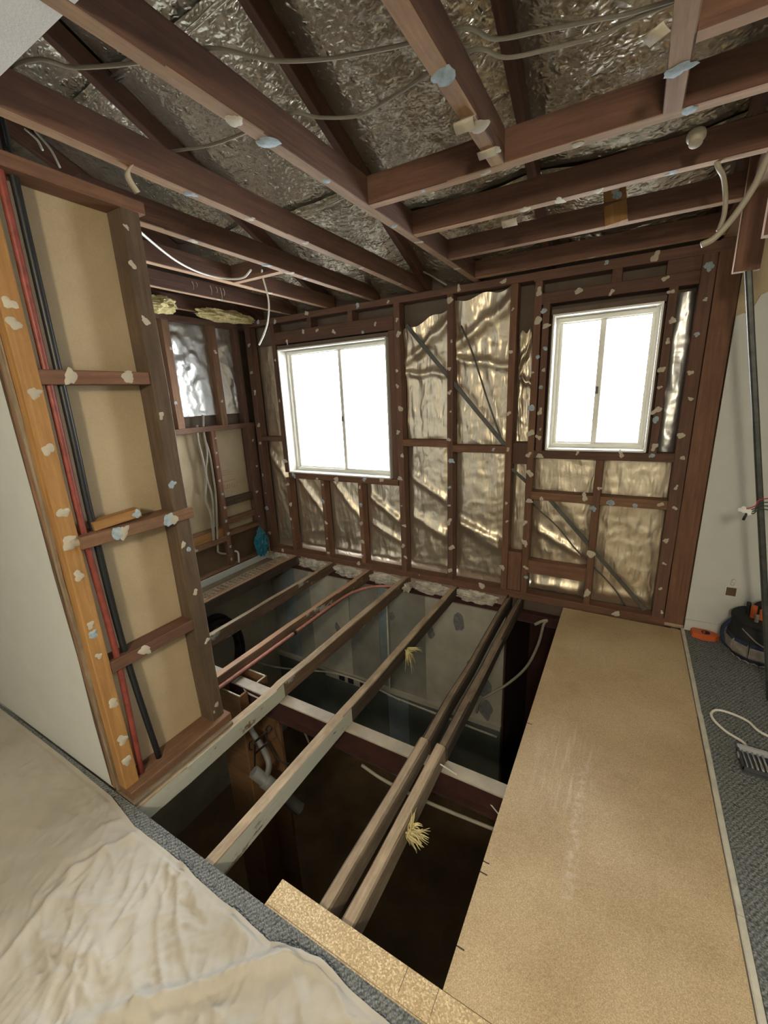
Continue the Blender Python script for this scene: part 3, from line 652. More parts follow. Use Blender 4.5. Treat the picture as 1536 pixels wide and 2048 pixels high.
cj((.050, .62), (1.432, 1.478), 'short cross joist fixed to the pinkish trimmer')
cj((.36, .46), (.2, 3.30), 'broad beam along the edge of the finished ceiling', 'nog', name='ceiling_beam')
o = beam('timber_hanger', (-.172, 2.70, 2.60), (-.150, 2.66, 2.437), .10, .025, M['pine'], up=(0, -1, 0)); tag(o, 'pale pine hanger block between two cross joists', 'hanger'); dab(o, (-.16, 2.652, 2.56), (0, -1, 0), .7, True); dab(o, (-.17, 2.655, 2.585), (0, -1, 0), .7)
o = bbox('timber_hanger', (.338, .432), (2.60, 2.640), (2.13, 2.60), M['joist'], fm={'-Z': M['floor_top'], '-X': M['joist_raw']}); tag(o, 'longer brown hanger board above the leaning pole', 'hanger')
o = bbox('timber_hanger', (.352, .450), (2.15, 2.195), (2.155, 2.60), M['joist'], fm={'-Z': M['floor_top'], '-X': M['joist_raw']}); tag(o, 'brown hanger board beside the loose cable end', 'hanger')
# hanging tape curls and splinters
def curl(name, p, lab, wdt=.03, ln=.075, ax=(1, 0, 0)):
    a = V(ax); vs, fs = [], []
    for i in range(9):
        t = i / 8; q = V(p) + V((0, 0, -ln * t)) + a.cross(V((0, 0, 1))) * (.018 * math.sin(t * 3.6))
        for k in (-1, 1): vs += [q + a * wdt * k * .5, q + a * wdt * k * .5 + a.cross(V((0, 0, 1))) * .0015]
    for i in range(8):
        b = i * 4; c = b + 4; fs += [(b, c, c + 2, b + 2), (b + 1, b + 3, c + 3, c + 1), (b, b + 1, c + 1, c), (b + 2, c + 2, c + 3, b + 3)]
    o = mesh_obj(name, vs, fs, M['dab'], smooth=True); return tag(o, lab, 'tape')
curl('tape_curl', PZ(262, 332, 2.44), 'curl of torn plaster tape hanging from a long ceiling joist')
curl('plaster_flake', PZ(930, 238, 2.44), 'jagged plaster flake under the rough trimmer joist', .06, .03)
curl('plaster_flake', PZ(975, 300, 2.445), 'white pointed flake where the trimmer meets the cross joist', .06, .02)
curl('plaster_flake', PZ(1020, 438, 2.44), 'cream plaster scrap under the second cross joist', .07, .03)
rd = lathe('round_fitting', PY(1393, 268, 2.0), [(.024, 0), (.028, .003), (.028, .012), (.020, .014), (.020, .036), (.017, .038)], M['cable'], axis=(0, -.5, -1)); tag(rd, 'round plastic fitting between the cross joists', 'fitting')

curl('plaster_flake', PZ(1318, 55, 2.445), 'frayed plaster fibre beside the pinkish trimmer', .05, .02, (.8, -.6, 0))
# ================================================================== FLOOR JOISTS
fj = 'exposed floor joists over the opening'
ZJ = -G
def jx(px, py): return PZ(px, py, ZJ)
def fjoist(x, y, label, mat='floor_old', top='floor_top', side=None, d=.1, late=None):
    fm = {'+Z': M[top]}
    if side: fm['+X'] = M[side]
    o = bbox('floor_joist', x, y, (ZJ - d, ZJ), M[mat], fm=fm, jit=.003, ch=.004, cuts=(late[0],) if late else (), late=('+X', late[0], M[late[1]]) if late else None); return tag(o, label, 'joist', fj)
fjoist((-1.745, -1.69), (.60, 3.35), 'floor joist under the stub wall, its side painted pale green', side='painted', late=(.98, 'painted_worn'))
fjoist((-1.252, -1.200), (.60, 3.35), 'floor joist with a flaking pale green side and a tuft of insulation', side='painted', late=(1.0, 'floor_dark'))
for x, lb in (((-.772, -.724), 'left joist of the close pair, gouged on top'), ((-.680, -.628), 'right joist of the close pair, with loose wool on its side')):
    t = thing('floor_joist', ((x[0] + x[1]) / 2, 2, ZJ - .1), lb.replace('left ', 'slimmer ').replace('right ', 'rounder '), 'joist', fj)
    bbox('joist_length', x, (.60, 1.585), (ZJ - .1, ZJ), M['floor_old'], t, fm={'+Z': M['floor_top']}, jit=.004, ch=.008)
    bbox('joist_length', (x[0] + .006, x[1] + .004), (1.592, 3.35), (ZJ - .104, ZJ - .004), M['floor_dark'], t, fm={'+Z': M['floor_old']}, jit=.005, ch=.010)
fjoist((-2.165, -2.115), (.9, 3.35), 'floor joist with a fresh pink top carrying the copper pipe', 'floor_dark', 'floor_pink', 'painted_worn')
fjoist((-2.625, -2.580), (.9, 3.35), 'narrow floor joist crossing in front of the black hose', 'floor_dark', 'floor_top', 'painted_worn')
fjoist((-3.13, -3.08), (.9, 3.35), 'blackened floor joist beside the perforated strip', 'floor_dark', 'floor_pink')
fjoist((-.22, -.17), (.60, 3.35), 'floor joist hidden under the particleboard sheet', 'floor_dark'); fjoist((.40, .45), (.60, 3.35), 'floor joist under the right edge of the particleboard', 'floor_dark')
for o_, y in ((None, 0),): pass
pb = thing('particleboard_sheet', (.07, 2, -G), 'long sheet of tan particleboard flooring laid beside the opening', 'board')
o = slab('sheet', (-.309, .452), (.748, 3.262), (-G, 0), M['board'], pb)
o.data.transform(Matrix.Translation(o.location)); o.location = (0, 0, 0)
for x, y in ((-.30, 1.10), (-.304, 1.14), (-.302, .86), (-.300, 1.9)): slab('edge_nick', (-.3095, x + .018), (y, y + .004), (-.004, .0008), M['floor_dark'], pb)
ps = thing('particleboard_strip', (-.2, .69, -G), 'narrow cut strip of coarse particleboard bridging the joist ends', 'board')
slab('strip', (-.925, .452), (.645, .746), (-G, 0.001), M['particle_coarse'], ps, .001)
slab('saw_mark', (-.915, -.30), (.661, .6625), (0, .0016), M['floor_old'], ps); slab('saw_mark', (-.42, -.418), (.68, .745), (0, .0016), M['floor_old'], ps); slab('saw_mark', (-.32, -.318), (.68, .745), (0, .0016), M['floor_old'], ps)
t1 = thing('trim_1', (.465, 2, 0), 'chalky timber edging strip between particleboard and carpet', 'trim', kind='structure')
for a, b in ((.655, 1.36), (1.364, 2.36), (2.363, 3.285)): bbox('strip_length', (.456, .477), (a, b), (-G, .007), M['edge_strip'], t1, jit=.0012)
# perforated strip and white fascia along the left side
pf = thing('perforated_strip', (-3.22, 2.5, 0), 'pale perforated vent strip lying beside the blackened joist', 'vent strip')
def perforated():
    xs = [-3.27, -3.247, -3.225, -3.213, -3.191, -3.179, -3.157, -3.135]; ys = [1.2, 1.936] + [1.936 + .05 * k + d for k in range(24) for d in (.028, .05)] + [3.22]
    top = {}; vs, fs = [], []
    def vid(i, j, z):
        if (i, j, z) not in top: top[(i, j, z)] = len(vs); vs.append((xs[i], ys[j], z))
        return top[(i, j, z)]
    solid = lambda i, j: 0 <= i < len(xs) - 1 and 0 <= j < len(ys) - 1 and not (i in (1, 3, 5) and j % 2 == 1 and j < len(ys) - 2)
    a, b = -.022, -.035
    for i in range(len(xs) - 1):
        for j in range(len(ys) - 1):
            if not solid(i, j): continue
            fs.append(tuple(vid(p, q, a) for p, q in ((i, j), (i + 1, j), (i + 1, j + 1), (i, j + 1)))); fs.append(tuple(vid(p, q, b) for p, q in ((i, j), (i, j + 1), (i + 1, j + 1), (i + 1, j))))
            for di, dj, e in ((-1, 0, ((i, j), (i, j + 1))), (1, 0, ((i + 1, j), (i + 1, j + 1))), (0, -1, ((i, j), (i + 1, j))), (0, 1, ((i, j + 1), (i + 1, j + 1)))):
                if not solid(i + di, j + dj): fs.append((vid(*e[0], a), vid(*e[1], a), vid(*e[1], b), vid(*e[0], b)))
    return mesh_obj('strip', vs, fs, M['floor_top'], pf)
perforated()
o = slab('white_fascia', (-3.47, -3.455), (1.2, 3.25), (-.13, .0), M['white_wall']); tag(o, 'white board along the foot of the foil-lined side wall', 'board')
o = bbox('packing_timber', (-3.45, -3.29), (1.2, 3.20), (-.14, -.06), M['floor_old']); tag(o, 'dusty timber lying between white board and vent strip', 'timber')

# ================================================================== LOWER LEVEL
LZ = -2.45
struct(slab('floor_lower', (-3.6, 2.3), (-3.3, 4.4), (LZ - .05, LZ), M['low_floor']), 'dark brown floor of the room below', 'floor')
lb = thing('wall_lower_back', (-2, 3.26, LZ), 'stained panelled wall of the room below the windows', 'wall', kind='structure')
px_ = [(-3.49, -3.30, 'low_wall_b'), (-3.30, -3.12, 'low_wall_c'), (-3.12, -2.90, 'low_wall_b'), (-2.90, -2.38, 'low_wall'), (-2.38, -2.02, 'low_wall_b'), (-2.02, -1.93, 'low_wall_c'), (-1.93, -1.50, 'low_wall_b'), (-1.50, -.752, 'low_wall')]
for a, b, m in px_: slab('wall_panel', (a + .002, b - .002), (3.25 + (.006 if m != 'low_wall' else 0), 3.28), (-1.30, -.16), M[m], lb)
slab('ledge', (-3.49, -.752), (3.215, 3.28), (-1.34, -1.30), M['low_wall'], lb)
for a, b, m in ((-3.49, -1.95, 'low_dado'), (-1.95, -1.70, 'low_wall_c'), (-1.70, -.752, 'low_dado')): slab('dado_panel', (a + .002, b - .002), (3.245, 3.28), (LZ, -1.345), M[m], lb)
slab('bearer', (-3.49, .36), (3.27, 3.33), (-.20, -.12), M['steel_red'], lb)
for x in (-2.55, -2.43, -2.27): slab('slot_shade_plate', (x, x + .07), (3.205, 3.2155), (-1.385, -1.315), M['black_plastic'], lb)  # black plates stand in for the shade inside open slots
slab('ledge_face', (-2.75, -2.1), (3.2155, 3.22), (-1.40, -1.30), M['low_wall'], lb)
for x, z, s, m in ((-1.17, -.33, 2.6, 0), (-1.44, -.52, 1.8, 0), (-.93, -.95, 3.2, 0), (-.90, -1.18, 3.0, 0), (-1.05, -.75, 1.3, 0), (-1.86, -.45, 1.5, 0), (-2.55, -.75, 1.6, 0)):
    n_ = 18; pt = [V((x, 3.2485, z))] + [V((x + math.cos(a_) * .022 * s * (1 + .5 * noise.noise(V((math.cos(a_), math.sin(a_), x * 9)))), 3.249, z + math.sin(a_) * .034 * s * (1 + .6 * noise.noise(V((math.cos(a_), math.sin(a_), z * 9)))))) for a_ in [6.2832 * q_ / n_ for q_ in range(n_)]]
    mesh_obj('wall_stain', pt, [(0, 1 + q_, 1 + (q_ + 1) % n_) for q_ in range(n_)], M['stain'], lb)
struct(slab('wall_lower_left', (-3.52, -3.49), (-3.3, 3.28), (LZ, -.03), M['low_wall']), 'grey painted side wall of the room below, behind the hose')
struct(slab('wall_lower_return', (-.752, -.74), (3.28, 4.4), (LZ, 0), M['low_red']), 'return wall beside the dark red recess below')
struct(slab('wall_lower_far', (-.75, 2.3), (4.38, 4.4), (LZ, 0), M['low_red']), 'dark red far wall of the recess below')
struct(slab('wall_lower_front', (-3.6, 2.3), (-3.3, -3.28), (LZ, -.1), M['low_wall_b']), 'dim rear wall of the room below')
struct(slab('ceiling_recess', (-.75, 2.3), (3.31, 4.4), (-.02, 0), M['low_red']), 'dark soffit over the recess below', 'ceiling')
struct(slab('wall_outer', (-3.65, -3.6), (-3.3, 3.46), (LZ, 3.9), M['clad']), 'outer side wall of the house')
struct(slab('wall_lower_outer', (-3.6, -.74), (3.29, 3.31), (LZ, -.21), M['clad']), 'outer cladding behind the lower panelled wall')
struct(slab('wall_recess_side', (2.3, 2.32), (3.3, 4.4), (LZ, 0), M['low_red']), 'side wall of the dark red recess below')
# steel beam
sb = thing('steel_beam', (-1, 1.58, -.26), 'dusty steel beam carrying the floor joists', 'beam')
slab('top_flange', (-3.49, 2.2), (1.530, 1.605), (-.129, -.119), M['steel'], sb, .002); slab('web', (-3.49, 2.2), (1.564, 1.572), (-.265, -.129), M['steel_red'], sb); slab('bottom_flange', (-3.49, 2.2), (1.530, 1.605), (-.275, -.265), M['steel_red'], sb, .002)
# boxed column
bc = thing('boxed_column', (-2.09, 1.58, LZ), 'brown boxed timber column under the steel beam', 'column')
for x, y in (((-2.21, -2.195), (1.46, 1.70)), ((-1.985, -1.970), (1.46, 1.70))): slab('side_panel', x, y, (LZ, -.135 if x[0] < -2.1 else -.30), M['column'], bc)
slab('front_panel', (-2.195, -1.985), (1.46, 1.475), (LZ, -.135), M['column'], bc); slab('back_panel', (-2.195, -1.985), (1.685, 1.70), (LZ, -.135), M['column'], bc)
slab('side_panel', (-1.985, -1.970), (1.46, 1.525), (-.30, -.135), M['column'], bc); slab('side_panel', (-1.985, -1.970), (1.61, 1.70), (-.30, -.135), M['column'], bc)
for a in (((-2.205, -1.975), (1.463, 1.472)), ((-1.982, -1.973), (1.615, 1.697)), ((-2.205, -1.975), (1.688, 1.697))): slab('sawn_rim', a[0], a[1], (-.136, -.131), M['edge_strip'], bc)
slab('front_panel', (-1.965, -1.80), (1.60, 1.62), (LZ, -.30), M['column'], bc)
# pvc pipe with open end
pv = thing('drain_pipe', PY(505, 1543, 1.35), 'grey open-ended plastic drain pipe standing off the column', 'pipe')
a, b = PY(507, 1543, 1.35), PY(600, 1618, 1.48); ax = (b - a).normalized(); Ln = (b - a).length
lathe('pipe', a, [(.030, 0), (.036, 0), (.036, Ln), (.030, Ln), (.030, .01)], M['pvc'], pv, 20, ax)
lathe('socket', a + ax * .09, [(.037, 0), (.042, .004), (.042, .10), (.037, .104)], M['pvc'], pv, 20, ax)
c = a + ax * .10; tube('branch', [c, c + V((-.02, .06, .10)), PY(497, 1450, 1.50)], .019, M['pvc'], pv, 12)
# wrought iron bracket
ib = thing('iron_bracket', PY(520, 1500, 1.42), 'black wrought iron bracket hooked beside the drain pipe', 'bracket')
Q = lambda x, y: PY(400 + x / 5.486, 1300 + y / 5.486, 1.42)
tube('upright', [Q(600, 1270), Q(602, 1150), Q(600, 1020)], .006, M['iron'], ib); tube('scroll', [Q(600, 1030), Q(575, 1000), Q(545, 1020), Q(545, 1090), Q(570, 1095)], .005, M['iron'], ib)
tube('rail', [Q(612, 1000), Q(735, 890)], .006, M['iron'], ib); tube('rail', [Q(612, 1130), Q(745, 1010)], .006, M['iron'], ib)
tube('upright', [Q(720, 900), Q(745, 990), Q(790, 1090), Q(850, 1190), Q(920, 1240), Q(980, 1245)], .005, M['iron'], ib); tube('scroll', [Q(725, 910), Q(730, 860), Q(760, 830), Q(785, 850), Q(775, 880)], .005, M['iron'], ib)
# hose coil
hc = thing('hose_coil', (-3.40, 2.42, -1.3), 'coil of thick black hose hung on the lower side wall', 'hose')
for k, (dy, dz, r) in enumerate(((0, 0, .30), (.03, -.03, .29), (-.04, .02, .27))):
    pts = [(-3.42 + .045 * k, 2.36 + dy + r * math.cos(a * math.pi / 12) * .85, -.80 + dz + r * 1.35 * math.sin(a * math.pi / 12)) for a in range(25)]
    tube('hose_turn', pts, .030, M['black_rubber'], hc, 10, 3)
# conduits on the lower walls
def cable(name, pts, r, mat, label, cat='cable', **kw): return tag(tube(name, pts, r, M[mat], None, **kw), label, cat)
cable('wall_conduit', [(-1.905, 3.235, -.25), (-1.91, 3.235, -1.0), (-1.915, 3.235, -1.36)], .010, 'edge_strip', 'upright white conduit on the lower wall', 'conduit')
cable('wall_conduit', [(-1.94, 3.225, -1.375), (-1.4, 3.225, -1.40), (-.78, 3.225, -1.42)], .011, 'edge_strip', 'level white conduit under the lower ledge', 'conduit')
cable('grey_cable', [PX(470, 1310, -3.46), PX(540, 1332, -3.40), PY(600, 1340, 3.17), PY(660, 1345, 3.17), PY(720, 1362, 3.17), PY(800, 1400, 3.17)], .010, 'edge_strip', 'pale cable looping along the lower wall')
cable('grey_cable', [PY(*q, 3.18) for q in ((1070, 1249), (1082, 1243), (1094, 1241), (1087, 1250), (1076, 1290), (1052, 1335), (1012, 1370), (962, 1400), (953, 1425))], .012, 'cable', 'thick grey cable drooping across the red recess')
cable('pale_cable', [PZ(484, 1366, -.15), PZ(495, 1385, -.19), PZ(530, 1400, -.2), PZ(560, 1410, -.22), PZ(600, 1450, -.4), PZ(615, 1478, -.7), PZ(622, 1500, -1.2)], .007, 'cable_white', 'pale cable dropping off the steel beam beside the column')
cable('pale_cable', [(-1.10, 1.52, -.30), (-.95, 1.51, -.32), (-.7, 1.51, -.33), (-.30, 1.51, -.30)], .009, 'cable', 'pale cable clipped under the steel beam')
cable('string', [(-.625, 1.50, -.045), PZ(950, 1575, -.2), PZ(1003, 1635, -.25), (-.22, 1.50, -.30)], .003, 'cable_white', 'thin white string trailing from the close pair of joists', 'string')
cable('copper_pipe', [(-2.095, .9, -.075), (-2.095, 2.118, -.075), (-2.093, 2.70, -.075), (-2.06, 2.93, -.075), (-1.95, 3.08, -.07), (-1.80, 3.15, -.065), (-1.70, 3.24, -.06)], .0125, 'pink_pipe', 'dusty copper pipe clipped along the pink-topped joist', 'pipe', seg=10)
pc = thing('pipe_clip', (-2.1, 2.1, -.07), 'dark clip holding the copper pipe to its joist', 'clip')
slab('band', (-2.113, -2.078), (2.115, 2.14), (-.092, -.058), M['iron'], pc, .003)
# insulation
def wool(name, c, size, mat, label, seed, cat='insulation', flat=(1, 1, 1), n=26, spikes=.35):
    bm = bmesh.new(); bmesh.ops.create_icosphere(bm, subdivisions=4, radius=1)
    for v_ in bm.verts:
        d = v_.co.normalized(); k = 1 + spikes * fbm(d * 2.2 + V((seed, 0, 0)), 5) + .12 * noise.noise(d * 9 + V((seed, 3, 0)))
        v_.co = V((d.x * k * flat[0], d.y * k * flat[1], d.z * k * flat[2])) * size
    me = bpy.data.meshes.new(name); bm.to_mesh(me); bm.free(); me.materials.append(M[mat])
    o = bpy.data.objects.new(name, me); o.location = c; link(o); return tag(o, label, cat)
wool('insulation_batt', (-3.32, 2.95, 2.43), .16, 'wool', 'yellow insulation batt sagging over the corner of the side wall', 1, flat=(.6, 1.9, .32)); wool('insulation_batt', (-3.35, 2.30, 2.44), .12, 'wool', 'small end of yellow insulation poking out beside the stub wall', 2, flat=(.9, 1.2, .5))
for i, x in enumerate((-3.35, -2.85, -2.38, -1.95, -1.44, -1.02)):
    wool('insulation_batt', (x, 3.285, -.075), .155, 'white_wool', ('dirty white insulation stuffed under the wall plate %s' % ('by the blackened joist', 'beside the narrow joist', 'beside the pink-topped joist', 'by the end of the copper pipe', 'between the two painted joists', 'next to the close pair of joists')[i]), 20 + i, flat=(1.15, .30, .34), spikes=.45)
wool('pipe_lagging', PZ(815, 1175, -.06), .042, 'white_wool', 'lump of white lagging where the copper pipe meets the wall', 33, 'lagging', (.7, 1.4, .8), spikes=.6)
def tuft(p, label, n, ln, seed, dirs):
    rnd = random.Random(seed); t = thing('wool_tuft', p, label, 'insulation'); p = V(p)
    for i in range(n):
        d = (V(rnd.choice(dirs)).normalized() + V((rnd.uniform(-.35, .35), rnd.uniform(-.35, .35), rnd.uniform(-.35, .35)))) * ln * rnd.uniform(.45, 1.05)
        q = p + V((rnd.uniform(-.008, .008), rnd.uniform(-.02, .02), rnd.uniform(-.014, .014)))
        tube('wool_strand', [q, q + d * .5 + V((rnd.uniform(-.01, .01), rnd.uniform(-.01, .01), .006)), q + d], .0062, M['wool'], t, 5, 3, .7, .0008)
tuft(PX(818, 1665, -.615), 'yellow wool tuft snagged on the side of the close joist pair', 64, .075, 4, ((1, .3, .25), (1, -.1, -.1), (.4, .3, 1), (.35, .1, -1.1))); tuft(PX(815, 1300, -1.185), 'limp yellow wool tuft hanging from the flaking green joist', 34, .12, 6, ((.12, .1, -1), (.2, -.1, -1), (.5, .2, -.1)))
wool('blue_plastic', (-3.43, 3.13, .15), .12, 'blue_bag', 'scrap of blue plastic bunched in the wall corner', 44, 'plastic', (.4, .7, 1.2), spikes=.4)

# ================================================================== CABLES OVERHEAD
Zc = lambda L, z: [PZ(a, b, z) for a, b in L]
cable('ceiling_cable', [(-2.2, .72, 2.57)] + Zc(((30, 130), (150, 135), (275, 125), (415, 97), (500, 112), (560, 122), (650, 118), (740, 103), (825, 85), (930, 55), (990, 78), (1090, 60), (1200, 38), (1330, 5)), 2.56) + [(.6, 1.6, 2.57)], .0052, 'cable', 'grey cable slung over the joists nearest the white ceiling edge', seg=8)
cable('ceiling_cable', Zc(((340, 303), (420, 290), (490, 265), (575, 225), (640, 235), (720, 230), (790, 190), (860, 145), (950, 98), (1010, 115), (1090, 100), (1200, 70), (1310, 20)), 2.56) + [(.6, 1.52, 2.57)], .0052, 'cable', 'grey cable dipping between joists and passing behind the trimmer')
cable('white_wire', Zc(((270, 450), (285, 468), (350, 520), (400, 545), (450, 557), (485, 556), (502, 540)), 2.43), .006, 'cable_white', 'white wire looping below joists beyond the stub wall')
cable('hanging_wire', [PZ(524, 540, 2.46)] + [PY(*q, 2.26) for q in ((525, 552), (537, 600), (536, 640), (528, 668), (518, 690))], .0055, 'cable_white', 'white wire dangling from the cross nogging with frayed end')
cable('roof_wire', [PY(545, 495, 3.0), PY(575, 482, 2.9), PY(620, 475, 2.8)], .008, 'cable', 'short cable above the joists near the larger window')
cable('roof_wire', [PY(770, 535, 3.25), PY(800, 528, 3.2), PY(850, 545, 3.28), PY(893, 570, 3.30)], .006, 'cable', 'thin cable entering the top plate above the diagonal brace')
cable('loose_cable', [PY(1600, 200, 2.1), PY(1536, 315, 2.1), PY(1510, 370, 2.1), PY(1470, 430, 2.1), PY(1430, 475, 2.1), PY(1402, 490, 2.1)], .011, 'cable', 'thick loose cable end drooping by the hanger boards')
cable('loop_cable', [PY(1432, 318, 2.215), PY(1437, 335, 2.215), PY(1447, 355, 2.25), PY(1451, 395, 2.3), PY(1448, 430, 2.3), PY(1437, 462, 2.3)], .009, 'cable', 'grey cable bowed below a cross joist')
cable('wire_ring', [PY(1210 + 14 * math.cos(a * .6283) - 20, 425 + 11 * math.sin(a * .6283), 2.9) for a in range(11)], .005, 'cable', 'small coil of wire beside the pine hanger', sub=3)
for k, (a, b) in enumerate((((50, 258), (85, 300)), ((70, 262), (120, 335)))): cable('wire_strand', [PY(*a, .95), PY((a[0] + b[0]) / 2 + 6, (a[1] + b[1]) / 2, .95), PY(*b, .95)], .0035, 'cable_white', ('straight white strand above the stub wall plate', 'curved white strand above the stub wall plate')[k])
lw = lambda L: [PX(a, b, -3.52) for a, b in L]
cable('wall_cable', lw(((394, 850), (396, 880), (408, 930), (412, 965), (410, 1000), (422, 1030), (428, 1090))), .011, 'cable', 'rear cable sagging between the side-wall studs')
cable('wall_cable', lw(((406, 830), (407, 863), (414, 905), (412, 950), (425, 1000), (428, 1092))), .011, 'cable', 'middle cable running down the side-wall bay')
cable('wall_cable', lw(((410, 880), (418, 905), (426, 950), (432, 1000), (435, 1090), (438, 1105), (452, 1108))), .011, 'cable', 'front side-wall cable hooking round the stud at its foot')
cable('wall_cable', [PX(470, 1102, -3.48), PX(476, 1106, -3.48), PX(478, 1125, -3.48)], .010, 'cable_white', 'short white cable tail below the side-wall nogging')

# ================================================================== DROP SHEET
def cloth():
    nx, ny = 420, 220; x0, x1, y0 = -3.1, -.29, -.75; vs, fs = [], []
    edge = [(-3.1, .640), (-2.3, .640), (-1.83, .632), (-1.60, .602), (-1.40, .605), (-1.18, .595), (-.99, .592), (-.83, .586), (-.76, .604), (-.66, .626), (-.54, .616), (-.44, .612), (-.2, .600), (.3, .58)]
    def ey(x):
        for (a, b), (c, d) in zip(edge, edge[1:]):
            if a <= x <= c: return b + (d - b) * (x - a) / (c - a)
        return .58
    def foldline(x, y, a, b, wd):
        a, b = V((a[0], a[1], 0)), V((b[0], b[1], 0)); p_ = V((x, y, 0)); t = max(0, min(1, (p_ - a).dot(b - a) / (b - a).length_squared)); return math.exp(-((p_ - a - (b - a) * t).length / wd) ** 2)
    for j in range(ny + 1):
        for i in range(nx + 1):
            s, t = i / nx, j / ny; x = x0 + (x1 - x0) * s; y = y0 + (ey(x) - y0) * t
            calm = max(.12, min(1, (x + 2.1) / .8))
            wx, wy = x + .05 * noise.noise(V((x * 5, y * 5, 1))), y + .05 * noise.noise(V((x * 5, y * 5, 7)))
            def wr(ang, lon, lat, sd):
                c_, s_ = math.cos(ang), math.sin(ang); u_, v_ = (wx * c_ + wy * s_) * lon, (-wx * s_ + wy * c_) * lat
                q = 1 - abs(noise.noise(V((u_, v_, sd)))) * 2.6
                return max(0, q) ** 2 * max(0, min(1, .55 + 1.3 * noise.noise(V((wx * 4, wy * 4, sd + 5)))))
            z = .007 + calm * (.016 * wr(-.7, 1.6, 5.5, 2) + .013 * wr(.5, 2.0, 7, 5) + .012 * wr(1.3, 3, 11, 9) + .011 * wr(-.2, 4, 15, 12) + .009 * wr(2.2, 5, 22, 17) + .006 * wr(.9, 8, 30, 21) + .005 * wr(-1.1, 9, 34, 25))
            z += .003 * fbm(V((wx * 3, wy * 3, 4)), 3)
            z += .030 * foldline(x, y, (-.72, .60), (-1.05, .29), .018) + .02 * foldline(x, y, (-1.05, .29), (-1.3, .02), .03)
            z += .018 * foldline(x, y, (-1.56, .58), (-1.62, .38), .018) + .012 * foldline(x, y, (-1.62, .40), (-1.50, .05), .016)
            z += .02 * foldline(x, y, (-.78, .60), (-.60, .625), .02)
            if t > .985: z = z * .5 + .002
            vs.append((x, y, z))
    for j in range(ny):
        for i in range(nx): a = j * (nx + 1) + i; fs.append((a, a + 1, a + nx + 2, a + nx + 1))
    o = mesh_obj('drop_sheet', vs, fs, M['cloth'], None, smooth=True)
    return tag(o, 'crumpled off-white cotton drop sheet spread over the carpet', 'drop sheet')
cloth()

# ================================================================== TOOLS AT RIGHT
ob = thing('orange_guard', (.585, 3.2, 0), 'orange plastic block with a round dark hole on the carpet', 'block')
pts = [(.505, 3.245), (.52, 3.262), (.60, 3.262), (.655, 3.235), (.66, 3.205), (.635, 3.178), (.565, 3.165), (.51, 3.19)]
n = len(pts); hc_, hr_ = (.585, 3.215), .025
ang = [math.atan2(y - hc_[1], x - hc_[0]) for x, y in pts]
low = [(x, y, .006) for x, y in pts]; top = [(x * .98 + .0117, y * .98 + .064, .04) for x, y in pts]
rim = [(hc_[0] + hr_ * math.cos(a), hc_[1] + hr_ * math.sin(a), .04) for a in ang]; well = [(x, y, .0065) for x, y, z in rim]
mesh_obj('body', low + top + rim + well, [f for i in range(n) for k in [(i + 1) % n] for f in ((i, k, n + k, n + i), (n + i, n + k, 2 * n + k, 2 * n + i), (2 * n + i, 2 * n + k, 3 * n + k, 3 * n + i), (i, 3 * n + i, 3 * n + k, k))], M['orange'], ob)
lathe('hole_shade_ring', (.585, 3.215, .0068), [(.0245, 0), (.0245, .036), (.0215, .036), (.0215, 0)], M['black_plastic'], ob, 20)  # added black ring, its colour gives the hole its shade
tb = thing('tool_bag', (.83, 3.10, 0), 'round navy and black canvas tool bag stuffed with hand tools', 'tool bag')
bx, by = .835, 3.105
lathe('base', (bx, by, .004), [(.10, 0), (.135, .01), (.148, .05), (.148, .07)], M['navy'], tb, 32)
lathe('body', (bx, by, .05), [(.150, 0), (.160, .08), (.158, .16), (.150, .21), (.142, .21), (.136, .12), (.10, .10)], M['black_canvas'], tb, 32)
lathe('rim', (bx, by, .235), [(.150, .005), (.160, .010), (.161, .026), (.152, .034), (.142, .028)], M['black_canvas'], tb, 32)
for k in range(7):
    a = math.radians(165 + 30 * k); d = V((math.cos(a), math.sin(a), 0)); tn = V((-d.y, d.x, 0)); c = V((bx, by, .09)) + d * .150
    vs = []
    for zz, outw, wd in ((-.045, .002, .036), (-.03, .014, .038), (.03, .018, .038), (.045, .012, .036)):
        for sgn in (-1, 1): vs += [c + tn * wd * sgn + V((0, 0, zz)) - d * .012, c + tn * wd * sgn + V((0, 0, zz)) + d * outw]
    fs = []
    for q in range(3): b = q * 4; fs += [(b + 1, b + 3, b + 7, b + 5), (b, b + 1, b + 5, b + 4), (b + 2, b + 6, b + 7, b + 3)]
    fs += [(0, 2, 3, 1), (12, 13, 15, 14)]
    pk = mesh_obj('pocket', vs, fs, M['grey_canvas'], tb); beam('pocket_band', c + tn * -.036 + V((0, 0, .045)) + d * .010, c + tn * .036 + V((0, 0, .045)) + d * .010, .012, .026, M['navy'], pk)
tube('strap', [(bx - .12, by - .10, .22), (bx - .05, by - .165, .17), (bx + .05, by - .168, .13), (bx + .12, by - .11, .11)], .004, M['grey_canvas'], tb)
tube('handle', [(bx - .05, by + .06, .25), (bx - .035, by + .04, .33), (bx + .02, by + .02, .355), (bx + .08, by, .33), (bx + .10, by, .25)], .016, M['black_canvas'], tb, 8)
for x, y, z0, z1, r, m in ((-.02, -.02, .14, .275, .016, 'orange'), (-.055, -.01, .14, .29, .016, 'orange'), (.06, .03, .14, .32, .014, 'black_plastic'), (-.07, .03, .14, .29, .012, 'black_plastic'), (.0, .06, .14, .31, .010, 'chrome'), (.08, -.04, .14, .30, .012, 'black_plastic'), (-.05, -.06, .14, .26, .011, 'grey_canvas')):
    tube('tool_grip', [(bx + x, by + y, z0), (bx + x * 1.05, by + y * 1.05, (z0 + z1) / 2), (bx + x * 1.15, by + y * 1.15, z1 + .05)], r, M[m], tb, 8)
